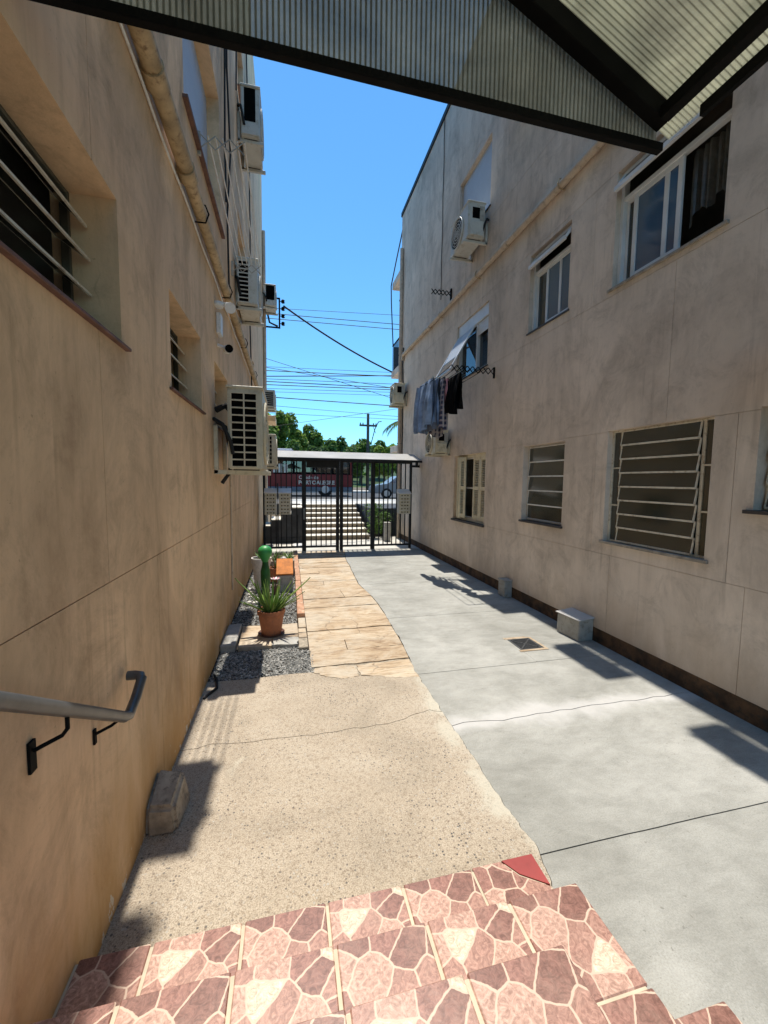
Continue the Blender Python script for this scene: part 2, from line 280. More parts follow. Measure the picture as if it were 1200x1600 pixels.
# ------------------------------------------------------------------ mesh helpers
ORG = {}
class MB:
    def __init__(s): s.v = []; s.f = []
    def add(s, vs, fs):
        o = len(s.v); s.v += [tuple(q) for q in vs]; s.f += [tuple(i+o for i in q) for q in fs]; return s
    def box(s, x0, x1, y0, y1, z0, z1):
        return s.add([(x0, y0, z0), (x1, y0, z0), (x1, y1, z0), (x0, y1, z0), (x0, y0, z1), (x1, y0, z1), (x1, y1, z1), (x0, y1, z1)],
                     [(0, 3, 2, 1), (4, 5, 6, 7), (0, 1, 5, 4), (1, 2, 6, 5), (2, 3, 7, 6), (3, 0, 4, 7)])
    def quad(s, a, b, c, d): return s.add([a, b, c, d], [(0, 1, 2, 3)])
    def prism(s, poly, z0, z1):      # poly: ccw list of (x,y)
        n = len(poly); vs = [(x, y, z0) for x, y in poly]+[(x, y, z1) for x, y in poly]
        return s.add(vs, [tuple(range(n-1, -1, -1)), tuple(range(n, 2*n))]+[(i, (i+1) % n, n+(i+1) % n, n+i) for i in range(n)])
    def tube(s, pts, r, n=8, cap=True):
        pts = [Vector(p) for p in pts]; rs = r if isinstance(r, (list, tuple)) else [r]*len(pts); o = len(s.v)
        prev = None
        for i, p in enumerate(pts):
            d = (pts[min(i+1, len(pts)-1)]-pts[max(i-1, 0)]).normalized()
            a = prev if prev is not None else (Vector((0, 0, 1)) if abs(d.z) < .9 else Vector((1, 0, 0)))
            u = (a-d*a.dot(d))
            if u.length < 1e-6: u = d.orthogonal()
            u.normalize(); w = d.cross(u); prev = u
            for k in range(n):
                t = 2*math.pi*k/n; s.v.append(tuple(p+(u*math.cos(t)+w*math.sin(t))*rs[i]))
        for i in range(len(pts)-1):
            for k in range(n):
                s.f.append((o+i*n+k, o+i*n+(k+1) % n, o+(i+1)*n+(k+1) % n, o+(i+1)*n+k))
        if cap:
            s.f.append(tuple(o+k for k in range(n-1, -1, -1))); s.f.append(tuple(o+(len(pts)-1)*n+k for k in range(n)))
        return s
    def lathe(s, prof, c, n=20, sx=1, sy=1):
        o = len(s.v); cx, cy, cz = c
        for r, z in prof:
            for k in range(n):
                t = 2*math.pi*k/n; s.v.append((cx+r*sx*math.cos(t), cy+r*sy*math.sin(t), cz+z))
        for i in range(len(prof)-1):
            for k in range(n): s.f.append((o+i*n+k, o+i*n+(k+1) % n, o+(i+1)*n+(k+1) % n, o+(i+1)*n+k))
        s.f.append(tuple(o+k for k in range(n-1, -1, -1))); s.f.append(tuple(o+(len(prof)-1)*n+k for k in range(n)))
        return s
    def beam(s, a, b, w, h, upv=(0, 0, 1)):   # rectangular bar a->b
        a, b = Vector(a), Vector(b); d = (b-a).normalized(); u = Vector(upv); u = (u-d*u.dot(d)).normalized(); q = d.cross(u)
        vs = [p+q*(sx*w/2)+u*(sz*h/2) for p in (a, b) for sx, sz in ((-1, -1), (1, -1), (1, 1), (-1, 1))]
        return s.add(vs, [(0, 1, 2, 3), (7, 6, 5, 4), (0, 4, 5, 1), (1, 5, 6, 2), (2, 6, 7, 3), (3, 7, 4, 0)])
    def build(s, name, mat, parent=None, bev=0, smooth=False, seg=1, jit=0):
        org = ORG.get(parent, Vector((0, 0, 0)))
        me = bpy.data.meshes.new(name); me.from_pydata([tuple(Vector(p)-org) for p in s.v], [], s.f)
        bm = bmesh.new(); bm.from_mesh(me)
        bmesh.ops.recalc_face_normals(bm, faces=bm.faces)
        if bev:
            es = [e for e in bm.edges if len(e.link_faces) == 2 and e.calc_face_angle(0) > .5]
            bmesh.ops.bevel(bm, geom=es, offset=bev, segments=seg, affect='EDGES', clamp_overlap=True)
        if jit:
            for q in bm.verts: q.co += Vector(noise.noise_vector((q.co+org)*9))*jit
        if smooth:
            for fc in bm.faces: fc.smooth = True
        bm.to_mesh(me); bm.free()
        o = bpy.data.objects.new(name, me); COL.objects.link(o); me.materials.append(M[mat])
        if parent: o.parent = parent
        ORG[o] = org
        if smooth:
            try: me.set_sharp_from_angle(angle=math.radians(40))
            except Exception: pass
        return o
def tag(o, label, cat, group=None, kind=None):
    if label: o['label'] = label
    if cat: o['category'] = cat
    if group: o['group'] = group
    if kind: o['kind'] = kind
    return o
def thing(name, loc, label, cat, group=None):
    o = bpy.data.objects.new(name, None); COL.objects.link(o); o.location = loc; o.empty_display_size = .1
    ORG[o] = Vector(loc); return tag(o, label, cat, group)
def struct(o): o['kind'] = 'structure'; return o
def inst(src, parent, off, name=None):
    o = bpy.data.objects.new(name or src.name.split('.')[0], src.data); COL.objects.link(o); o.parent = parent; o.location = off; ORG[o] = ORG[parent]; return o
B = lambda *a: MB().box(*a)
XL, XR = -.75, 3.58
# ------------------------------------------------------------------ ground
def grid_sheet(x0, x1, y0, y1, nx, ny, fz):
    m = MB(); vs = [(x0+(x1-x0)*i/nx, y0+(y1-y0)*j/ny, 0) for j in range(ny+1) for i in range(nx+1)]
    vs = [(x, y, fz(x, y)) for x, y, _ in vs]
    return m.add(vs, [(j*(nx+1)+i, j*(nx+1)+i+1, (j+1)*(nx+1)+i+1, (j+1)*(nx+1)+i) for j in range(ny) for i in range(nx)])
gr = MB()
gr.quad((-400, -60, -.06), (400, -60, -.06), (400, 13, -.06), (-400, 13, -.06))
gr.quad((-400, 13, -.06), (400, 13, -.06), (400, 17, .78), (-400, 17, .78))
gr.quad((-400, 17, .78), (400, 17, .78), (400, 900, .78), (-400, 900, .78))
struct(gr.build('ground', 'earth'))
bpx = [(540, 872), (549, 890), (560, 912), (583, 934), (602, 960), (613, 980), (627, 1002), (638, 1025), (647, 1048), (660, 1068), (684, 1100), (710, 1142), (735, 1178), (770, 1232), (806, 1280), (840, 1325), (862, 1386)]
edge = [G(x, y) for x, y in bpx]                      # far -> near
def jag(pl, a, seed, n=4):
    out = []; rnd = random.Random(seed)
    for i in range(len(pl)-1):
        for k in range(n):
            t = k/n; out.append((pl[i][0]+(pl[i+1][0]-pl[i][0])*t+rnd.uniform(-a, a)*(k > 0), pl[i][1]+(pl[i+1][1]-pl[i][1])*t+rnd.uniform(-a, a)*(k > 0)))
    return out+[pl[-1]]
edge = [(1.46, 10.62)]+edge+[(1.22, 1.2), (1.2, .4), (1.2, -2.2)]
edge = jag(jag(edge, .012, 3, 3), .006, 8, 3)
def ex(y):          # boundary x at y
    for a, b in zip(edge, edge[1:]):
        if b[1] <= y <= a[1]: return a[0]+(b[0]-a[0])*((y-a[1])/((b[1]-a[1]) or 1e-9))
    return edge[-1][0]
def epts(y0, y1): return [p for p in edge if y0+.004 < p[1] < y1-.004]   # far->near
cp = struct(MB().box(XL-.1, XR+.1, -2.3, 10.72, -.05, -.022).build('paving_bed', 'soil'))
cp['label'] = 'dark joint bed under the courtyard paving'
drv = thing('cement_driveway', (2.4, 5, 0), None, None); struct(drv)
def seam(y, x0, x1, a, seed, n=22):
    rnd = random.Random(seed); w = 0; o = []
    for i in range(n+1):
        w = w*.7+rnd.uniform(-a, a); o.append((x0+(x1-x0)*i/n, y+w*(0 < i < n)))
    return o
DR = [(-2.2, 0, 1), (1.655, .0015, 5), (2.76, .022, 6), (3.61, .002, 7), (5.22, .004, 8), (7.05, .003, 9), (8.9, .003, 10), (10.62, 0, 11)]
dx0, dy0, dx1, dy1 = 2.56, 3.90, 2.85, 4.21                # drain opening
for (ya, aa, sa), (yb, ab, sb) in zip(DR, DR[1:]):
    g = .0035
    lo = [(x, y+g) for x, y in seam(ya, ex(ya)+g, XR+.02, aa, sa)]; hi = [(x, y-g) for x, y in seam(yb, ex(yb)+g, XR+.02, ab, sb)]
    left = [(x+g, y) for x, y in epts(ya, yb)]
    poly = lo+hi[::-1]+left
    if ya < dy0 < yb:      # slab with the drain opening: keyhole cut
        k = next(i for i, p in enumerate(lo) if p[0] > dx0)
        hole = [(dx0, dy0), (dx0, dy1), (dx1, dy1), (dx1, dy0)]
        poly = lo[:k]+[(dx0-.002, lo[k][1])]+[(dx0-.002, dy0), (dx0-.002, dy1), (dx1, dy1), (dx1, dy0), (dx0, dy0)]+[(dx0, lo[k][1])]+lo[k:]+hi[::-1]+left
    MB().prism(poly, -.03, 0).build('slab', 'cement_paving', drv)
agg = thing('aggregate_paving', (.2, 2.5, 0), None, None); struct(agg)
crk = [G(x, y) for x, y in ((300, 1172), (330, 1164), (400, 1160), (445, 1154), (490, 1150), (540, 1141), (575, 1137), (610, 1131), (640, 1120), (671, 1110), (690, 1113))]
crk = [(XL-.02, crk[0][1])]+jag(crk, .012, 4, 3)+[(ex(2.9)-.003, crk[-1][1])]
g = .002
top_y = 3.84
farl = [(XL-.02, 3.86), (-.4, 3.84), (0, 3.86), (.2, 3.85), (.32, 3.74), (.5, 3.66), (.66, 3.68), (.85, 3.64), (1.0, 3.58), (ex(3.55)-g, 3.55)]
MB().prism([(x, y+g) for x, y in crk]+[(x-g, y) for x, y in epts(crk[-1][1], 3.55)[::-1]]+[(x, y) for x, y in farl[::-1]], -.03, .007).build('slab', 'aggregate_concrete', agg)
MB().prism([(XL-.02, -2.2), (ex(-2.2)-g, -2.2)]+[(x-g, y) for x, y in epts(-2.2, crk[-1][1])[::-1]]+[(x, y-g) for x, y in crk[::-1]], -.03, .006).build('slab', 'aggregate_concrete', agg)
# sandstone strip: flags laid across, y boundaries from the photograph
sst = thing('sandstone_path', (.7, 7, 0), None, None); struct(sst)
ys = [3.97, 4.32, 4.62, 4.95, 5.45, 5.88, 6.32, 6.75, 7.13, 7.45, 7.76, 8.07, 8.35, 8.62, 8.9, 9.15, 9.42, 9.68, 10.0, 10.3, 10.62]
rnd = random.Random(12)
for i, (ya, yb) in enumerate(zip(ys, ys[1:])):
    gg = .0032; x0 = .215; x1a, x1b = ex(ya)-.006, ex(yb)-.006
    n = 2 if i in (1, 6, 8, 11) else 1
    cuts = [0]+([rnd.uniform(.35, .65)] if n == 2 else [])+[1]
    for ca, cb in zip(cuts, cuts[1:]):
        A = x0+(x1a-x0)*ca+gg*(ca > 0); Bx = x0+(x1a-x0)*cb-gg*(cb < 1); Cx = x0+(x1b-x0)*cb-gg*(cb < 1); D = x0+(x1b-x0)*ca+gg*(ca > 0)
        sh = rnd.uniform(-.05, .05)*(ca > 0); sh2 = rnd.uniform(-.05, .05)*(cb < 1)
        lo = jag([(A, ya+gg), (Bx, ya+gg+.01)], .011, i*9+1, 9); hi = jag([(Cx, yb-gg+.008), (D, yb-gg)], .011, i*9+2, 9)
        MB().prism(lo+hi, -.03, rnd.uniform(-.006, .006)).build('flagstone', 'sandstone', sst)
MB().prism([(.215, 3.75), (.45, 3.7), (.7, 3.7), (1.25, 3.55), (1.25, 4.0), (1.22, 4.35), (.215, 4.35)], -.021, -.009).build('mortar_bed', 'cement_old', sst)
# broken mortar and flag bits where path meets aggregate slab
for k, pl in enumerate(([(.23, 3.87), (.34, 3.76), (.52, 3.68), (.66, 3.70), (.64, 3.93), (.42, 3.96), (.24, 3.95)], [(.68, 3.71), (.86, 3.66), (1.0, 3.60), (1.24, 3.56), (1.24, 3.955), (.9, 3.94), (.67, 3.93)])):
    MB().prism(jag(pl+[pl[0]], .012, k+40, 5)[:-1], -.03, -.002).build('broken_flagstone', 'sandstone', sst)
# threshold strip at the gate + court beyond
struct(B(XL, XR, 10.63, 11.2, -.05, .004).build('gate_threshold', 'concrete_pale'))
struct(B(XL-1, XR+1, 11.205, 13.1, -.05, 0).build('court_beyond_gate', 'concrete_pale'))
# ------------------------------------------------------------------ tiled entrance steps
stp = thing('entrance_steps', (.17, .5, 0), None, None); struct(stp)
SX1 = 1.085
B(XL, SX1-.012, -1.5, 1.505, -.02, .166).build('step_core', 'tile_bed', stp)
B(XL, SX1-.012, -1.5, 1.213, .167, .338).build('step_core', 'tile_bed', stp)
B(XL, .785, -1.5, .922, .339, .516).build('step_core', 'tile_bed', stp)
B(SX1+.03, 1.405, -1.5, .895, -.02, .166).build('step_core', 'tile_bed', stp)
tile_me = {}
def tile(x0, x1, y0, y1, z, rot=0):
    key = (round(x1-x0, 3), round(y1-y0, 3))
    if key not in tile_me:
        w, h = (x1-x0)/2, (y1-y0)/2; q = MB().box(-w, w, -h, h, -.012, 0).build('floor_tile', 'crazy_paving_tile', None, .004); tile_me[key] = q.data; bpy.data.objects.remove(q)
    o = bpy.data.objects.new('floor_tile', tile_me[key]); COL.objects.link(o); o.parent = stp; o.location = Vector(((x0+x1)/2, (y0+y1)/2, z))-ORG[stp]; ORG[o] = ORG[stp]
    o.rotation_euler.z = rot; return o
TW, gp = .3225, .012
def tread(xs, y0, y1, z, k):
    for i, (a, b) in enumerate(zip(xs, xs[1:])): tile(a+gp/2, b-gp/2, y0, y1, z, math.pi*((i+k) % 2))
XA = [XL+.003, -.503, -.181, .142, .464, .787]
tread(XA, 1.19, 1.517, .17, 0)
MB().prism([(.791, 1.517), (.791, 1.19), (1.085, 1.19), (1.085, 1.37)]+[(.98, 1.44), (.93, 1.517)], .158, .17).build('floor_tile', 'crazy_paving_tile', stp)
MB().prism([(.985, 1.447), (1.088, 1.376), (1.092, 1.519), (.937, 1.519)], .1585, .1715).build('painted_corner', 'paint_red', stp)
XB = [XL+.003, -.62, -.298, .142, .464, .787, 1.089]
XB = [XL+.003, -.505, -.181, .142, .464, .787]
XB = [x+d for x, d in zip([XL+.003, -.62, -.297, .142, .464, .787], (0, 0, 0, 0, 0, 0))]
tread([XL+.003, -.503, -.181, .142, .464, .787, 1.09], .90, 1.225, .342, 1)
tile(.795, 1.09, .565, .892, .342, 0); tile(.795, 1.09, .23, .557, .342, math.pi)
tread([XL+.003, -.503, -.181, .142, .474, .797], .61, .935, .52, 0)
tread([XL+.003, -.503, -.181, .142, .474, .797], .28, .602, .52, 1)
tile(1.118, 1.416, .585, .907, .17, 0); tile(1.118, 1.416, .255, .577, .17, math.pi)
# ------------------------------------------------------------------ buildings
def rects(y0, y1, z0, z1, holes):
    ys_ = sorted({y0, y1, *[q for h in holes for q in h[:2] if y0 < q < y1]}); zs_ = sorted({z0, z1, *[q for h in holes for q in h[2:4] if z0 < q < z1]})
    for a, b in zip(ys_, ys_[1:]):
        for c, d in zip(zs_, zs_[1:]):
            my, mz = (a+b)/2, (c+d)/2
            if not any(h[0] < my < h[1] and h[2] < mz < h[3] for h in holes): yield a, b, c, d
def build_wall(root, X, n, y0, y1, z0, z1, holes, rows, mat, depth, far, top):
    """n=+1 faces +X.  rows: [(zlo, zhi, [vertical joints])]"""
    t = .006; gw = .0022; Xb = X-n*t
    w = MB()
    for a, b, c, d in rects(y0, y1, z0, z1, holes): w.quad((Xb, a, c), (Xb, b, c), (Xb, b, d), (Xb, a, d))
    for a, b, c, d in holes:
        Xi = X-n*depth
        for q in (((a, c), (b, c)), ((b, c), (b, d)), ((b, d), (a, d)), ((a, d), (a, c))):
            w.quad((Xb, *q[0]), (Xb, *q[1]), (Xi, *q[1]), (Xi, *q[0]))
    w.quad((Xb, y1, z0), (far, y1, z0), (far, y1, z1), (Xb, y1, z1)); w.quad((Xb, y0, z0), (far, y0, z0), (far, y0, z1), (Xb, y0, z1))
    w.quad((far, y0, z0), (far, y1, z0), (far, y1, z1), (far, y0, z1))
    w.build('wall', mat, root)
    MB().box(min(far, X+n*top), max(far, X+n*top), y0-.1, y1+top, z1, z1+.12).build('roof_edge', 'dark_metal' if top else mat, root)
    for a, b, c, d in holes:
        r = MB(); Xi, Xo = X-n*depth, X-n*(depth+.9)
        e = .25
        r.quad((Xo, a-e, c-e), (Xo, b+e, c-e), (Xo, b+e, d+e), (Xo, a-e, d+e))
        A = ((a-e, c-e), (b+e, c-e), (b+e, d+e), (a-e, d+e)); Bq = ((a, c), (b, c), (b, d), (a, d))
        for i in range(4):
            j = (i+1) % 4; r.quad((Xi-n*.06, *A[i]), (Xi-n*.06, *A[j]), (Xo, *A[j]), (Xo, *A[i])); r.quad((Xi, *Bq[i]), (Xi, *Bq[j]), (Xi-n*.06, *A[j]), (Xi-n*.06, *A[i]))
        r.build('room_interior', 'room', root)
    for zl, zh, vj in rows:
        yy = [y0-gw]+sorted(vj)+[y1+gw]
        for a, b in zip(yy, yy[1:]):
            p = MB(); a2, b2, c2, d2 = a+gw, b-gw, zl+gw, zh-gw
            hs = [h for h in holes if h[0] < b2 and h[1] > a2 and h[2] < d2 and h[3] > c2]
            cl = [(max(h[0], a2), min(h[1], b2), max(h[2], c2), min(h[3], d2)) for h in hs]
            cells = list(rects(a2, b2, c2, d2, hs)); cs = set()
            for q in cells: p.quad((X, q[0], q[2]), (X, q[1], q[2]), (X, q[1], q[3]), (X, q[0], q[3]))
            for (s0, s1) in (((a2, c2), (b2, c2)), ((b2, c2), (b2, d2)), ((b2, d2), (a2, d2)), ((a2, d2), (a2, c2))):
                al = 0 if s0[1] == s1[1] else 1; fx = s0[1-al]
                cut = [(h[0], h[1]) if al == 0 else (h[2], h[3]) for h in hs if (h[2] < fx < h[3] if al == 0 else h[0] < fx < h[1])]
                lo_, hi_ = sorted((s0[al], s1[al])); br_ = sorted({lo_, hi_, *[q for c_ in cut for q in c_ if lo_ < q < hi_]})
                for u0, u1 in zip(br_, br_[1:]):
                    if any(c_[0] < (u0+u1)/2 < c_[1] for c_ in cut): continue
                    k0, k1 = ((u0, fx), (u1, fx)) if al == 0 else ((fx, u0), (fx, u1))
                    p.quad((X, *k0), (X, *k1), (Xb, *k1), (Xb, *k0))
            for h in cl:
                for (s0, s1) in (((h[0], h[2]), (h[1], h[2])), ((h[1], h[2]), (h[1], h[3])), ((h[1], h[3]), (h[0], h[3])), ((h[0], h[3]), (h[0], h[2]))):
                    al = 0 if s0[1] == s1[1] else 1; fx = s0[1-al]; ends = (c2, d2) if al == 0 else (a2, b2)
                    if min(abs(fx-q) for q in ends) > 1e-6: p.quad((X, *s0), (X, *s1), (Xb, *s1), (Xb, *s0))
            p.build('wall_panel', mat, root)
# ---- left
LB = thing('apartment_building', (XL-4, 5, 0), 'tan plastered apartment block along the left side of the alley', 'building')
LH = {'lw1': (.15, 2.14, 2.51, 3.15), 'lw2': (2.95, 3.91, 2.49, 3.13), 'lw3': (4.58, 5.5, 2.46, 3.13), 'lw4': (7.0, 7.9, 2.46, 3.13),
      'lu1': (3.5, 5.2, 4.74, 6.2), 'lu2': (6.9, 8.0, 4.9, 6.1), 'lt1': (3.2, 5.2, 7.7, 9.1), 'lt2': (7.2, 8.1, 8.1, 9.2)}
LYE = 13.4; LZ = 11.6
build_wall(LB, XL, 1, -3, LYE, 0, LZ, list(LH.values()), [(0.0, 1.45, [.3, 2.55, 4.9, 7.2, 9.5, 11.8]), (1.45, 4.0, [1.905, 3.43, 6.2, 8.1, 10.0, 11.9]),
    (4.0, 7.2, [1.2, 2.7, 5.75, 8.6, 10.9]), (7.2, 9.9, [2.2, 5.9, 8.9, 11.2]), (9.9, LZ, [1.6, 5.1, 8.2, 11.0])], 'plaster_tan', .26, XL-8, .0)
RB = thing('apartment_building', (XR+4, 5, 0), 'grey beige plastered apartment block in shade along the right side', 'building')
RH = {'rw0': (1.2, 2.39, 1.70, 2.51), 'rw1': (2.74, 3.92, 1.23, 2.5), 'rw2': (4.66, 5.62, 1.31, 2.46), 'rw3': (6.86, 8.31, 1.08, 2.46),
      'ru1': (2.79, 3.99, 4.10, 5.34), 'ru2': (4.73, 5.63, 4.17, 5.3), 'ru3': (6.92, 8.33, 4.06, 5.22), 'rt1': (7.0, 8.37, 6.9, 8.15), 'rt2': (4.62, 5.35, 7.06, 8.1), 'rt0': (2.8, 4.0, 6.95, 8.15)}
RYE = 12.95; RZ = 10.3
build_wall(RB, XR, -1, -3, RYE, 0, RZ, list(RH.values()), [(.17, 1.075, [.7, 2.4, 3.8, 5.33, 7.4, 9.5, 11.4]), (1.075, 2.49, [.9, 2.55, 4.1, 6.2, 9.2, 11.0]), (2.49, 4.02, [.5, 3.2, 6.1, 8.8, 10.9]),
    (4.02, 5.36, [1.9, 4.3, 6.3, 8.9, 11.0]), (5.36, 6.65, [1.2, 3.4, 5.7, 8.0, 10.2]), (6.65, 8.3, [1.9, 4.4, 6.4, 9.3, 11.5]), (8.3, RZ, [1.1, 3.3, 5.9, 9.3, 11.5])], 'plaster_grey', .17, XR+9, .03)
B(XR-.001, XR+.03, -3, RYE, 0.0, .168).build('plinth', 'plinth_brick', RB, jit=.0)
# ---- window builders; X measured from wall face, n = outward normal
def fr(X, n, d, a, b, c, e, w, t=.04, name='window', mat='white_metal', root=None, mull=(), trans=()):
    x0, x1 = sorted((X-n*d, X-n*(d-t))); m = MB()
    m.box(x0, x1, a, a+w, c, e).box(x0, x1, b-w, b, c, e).box(x0+.001, x1-.001, a+w, b-w, c, c+w).box(x0+.001, x1-.001, a+w, b-w, e-w, e)
    for q in mull: m.box(x0+.002, x1-.002, q-w/2, q+w/2, c+w, e-w)
    for q in trans: m.box(x0+.003, x1-.003, a+w, b-w, q-w/2, q+w/2)
    return m.build(name, mat, root, .003)
def slat(par, X, n, a, b, z, h, ang, glassmat, edgemat, ed=.012, inner=.0, pivot_top=False):
    """tilting glass pane spanning a..b, pivot at height z, half height h, tilted outwards at its foot by ang"""
    ca, sa = math.cos(ang), math.sin(ang)
    def pt(y, s, off=0): return (X+n*(inner-s*sa+off*ca), y, z+s*ca+off*sa)
    lo, hi = (-2*h, 0) if pivot_top else (-h, h)
    m = MB()
    for o in (0,):
        vs = [pt(a, lo, -.003), pt(b, lo, -.003), pt(b, hi, -.003), pt(a, hi, -.003), pt(a, lo, .003), pt(b, lo, .003), pt(b, hi, .003), pt(a, hi, .003)]
        m.add(vs, [(0, 3, 2, 1), (4, 5, 6, 7), (0, 1, 5, 4), (1, 2, 6, 5), (2, 3, 7, 6), (3, 0, 4, 7)])
    p = m.build('pane', glassmat, par)
    e = MB(); e.beam(pt(a, lo), pt(b, lo), ed*1.3, ed*1.5); e.beam(pt(a, hi), pt(b, hi), ed, ed)
    e.beam(pt(a, lo), pt(a, hi), ed, ed, (1, 0, 0)); e.beam(pt(b, lo), pt(b, hi), ed, ed, (1, 0, 0))
    e.build('slat_frame', edgemat, par)
def sill(root, X, n, a, b, z, mat, out=.03, th=.025, depth=.2, o=.05):
    x0, x1 = sorted((X+n*out, X-n*depth)); return B(x0, x1, a-o, b+o, z-th+.003, z+.003).build('sill', mat, root, .003, jit=.003)
def pane(par, X, n, d, a, b, c, e, mat='glass_dark', name='pane'):
    x0, x1 = sorted((X-n*d, X-n*(d-.006))); return B(x0, x1, a, b, c, e).build(name, mat, par)
def louvre_window(root, X, n, a, b, c, e, d, k, ang, fmat, gmat, w=.025, sidepane=0, mull=None, ed=.012, emat=None):
    f = fr(X, n, d, a, b, c, e, w, .035, 'window', fmat, root, mull or ())
    xi = X-n*d
    if sidepane:
        q = MB(); x0, x1 = sorted((xi, xi+n*.03))
        for yv in (a+sidepane, b-sidepane): B(x0, x1, yv-.014, yv+.014, c+w, e-w).build('mullion', fmat, f)
        for s_, (p0, p1) in enumerate(((a+w, a+sidepane-.014), (b-sidepane+.014, b-w))):
            for t in (1, 2): B(x0+.002, x1-.002, p0, p1, c+(e-c)*t/3-.008, c+(e-c)*t/3+.008).build('glazing_bar', fmat, f)
            for t in range(3): pane(f, X, n, d-.012, p0, p1, c+(e-c)*t/3+.01, c+(e-c)*(t+1)/3-.01, gmat)
        a2, b2 = a+sidepane+.016, b-sidepane-.016
    else: a2, b2 = a+w, b-w
    hh = (e-c-2*w)/k
    for i in range(k):
        z = c+w+hh*(i+.5)
        an = ang[i % len(ang)] if isinstance(ang, (list, tuple)) else ang
        slat(f, X, n, a2+.006, b2-.006, z, hh*.5, an, gmat, emat or fmat, ed, -d+.05)
    return f
# left windows
for nm, k, an in (('lw1', 4, (.55, .95, .95, .8)), ('lw2', 4, (.7, .85, .85, .6)), ('lw3', 4, .6), ('lw4', 4, .5)):
    a, b, c, e = LH[nm]; louvre_window(LB, XL, 1, a, b, c, e, .22, k, an, 'iron_dark', 'glass_slat', .018, 0, None, .007, 'iron_cream')
    sill(LB, XL, 1, a, b, c, 'sill_red', .025, .016, .22, .05)
def shutter_window(root, X, n, a, b, c, e, d, blind=.45, mat='blind_white'):
    f = fr(X, n, d, a, b, c, e, .05, .06, 'window', 'white_pvc', root, ((a+b)/2,))
    pane(f, X, n, d-.02, a+.05, (a+b)/2-.025, c+.05, e-.05, 'glass_blue'); pane(f, X, n, d-.035, (a+b)/2+.025, b-.05, c+.05, e-.05, 'glass_blue')
    if blind:
        x0, x1 = sorted((X-n*(d-.075), X-n*(d-.063))); z = e-.06; k = 0
        while z > e-(e-c)*blind:
            B(x0, x1, a+.03, b-.03, z-.043, z).build('blind_slat', mat, f, .003); z -= .047
    return f
a, b, c, e = LH['lu1']; shutter_window(LB, XL, 1, a, b, c, e, .2, .97); sill(LB, XL, 1, a, b, c, 'sill_red', .04, .03, .2, .05)
a, b, c, e = LH['lu2']; shutter_window(LB, XL, 1, a, b, c, e, .2, .3); sill(LB, XL, 1, a, b, c, 'sill_red', .03, .03, .2, .05)
for q in ('lt1', 'lt2'):
    a, b, c, e = LH[q]; shutter_window(LB, XL, 1, a, b, c, e, .2, .3); sill(LB, XL, 1, a, b, c, 'sill_red', .04, .03, .2, .05)
# right windows
a, b, c, e = RH['rw1']; louvre_window(RB, XR, -1, a, b, c, e, .10, 8, .16, 'iron_cream', 'glass_slat', .022, .13); sill(RB, XR, -1, a, b, c, 'sill_stone', .02, .03, .14, .04)
a, b, c, e = RH['rw2']; louvre_window(RB, XR, -1, a, b, c, e, .14, 5, (0.0, .12, .12, .12, 0.0), 'white_metal', 'glass_slat', .03); sill(RB, XR, -1, a, b, c, 'sill_slate', .03, .03, .16, .03)
a, b, c, e = RH['rw0']; louvre_window(RB, XR, -1, a, b, c, e, .15, 4, .2, 'iron_cream', 'glass_slat', .022); sill(RB, XR, -1, a, b, c, 'sill_slate', .04, .03, .16, .05)
a, b, c, e = RH['rw3']; sill(RB, XR, -1, a, b, c, 'sill_slate', .04, .04, .16, .03)
f = fr(XR, -1, .12, a, b, c, e, .06, .05, 'window', 'cream_paint', RB); fr(XR, -1, .14, a+.06, b-.06, c+.06, e-.06, .03, .02, 'sash', 'white_metal', f, ((a+b)/2,), ((c+e)/2,))
def shutter_leaf(par, p0, p1, c, e):     # louvred wooden leaf from p0 to p1 in plan
    p0, p1 = Vector((*p0, 0)), Vector((*p1, 0)); u = (p1-p0).normalized(); L = (p1-p0).length; nn = Vector((u.y, -u.x, 0))
    at = lambda s, z, o=0: p0+u*s+nn*o+Vector((0, 0, z))
    m = MB(); sw = .05
    m.beam(at(sw/2, c), at(sw/2, e), sw, .032, nn); m.beam(at(L-sw/2, c), at(L-sw/2, e), sw, .032, nn)
    for z in (c+.05, (c+e)/2, e-.04): m.beam(at(sw, z), at(L-sw, z), .03, .08)
    lf = m.build('shutter', 'cream_paint', par, .003)
    z = c+.1
    while z < e-.09:
        if abs(z-(c+e)/2) > .05: MB().beam(at(sw-.002, z), at(L-sw+.002, z), .034, .006, (nn*.7+Vector((0, 0, 1)))).build('shutter_slat', 'cream_paint', lf)
        z += .034
    return lf
w4 = (b-a-.12)/4
shutter_leaf(f, (XR+.07, b-.06), (XR-.06, b-.06-w4*.88), c+.05, e-.05); shutter_leaf(f, (XR-.05, b-.085-w4*.9), (XR+.055, b-.1-w4*1.25), c+.05, e-.05)
shutter_leaf(f, (XR+.085, a+.06+w4*1.75), (XR+.085, a+.06+w4*.88), c+.05, e-.05); shutter_leaf(f, (XR+.085, a+.06+w4*.85), (XR+.085, a+.06), c+.05, e-.05)
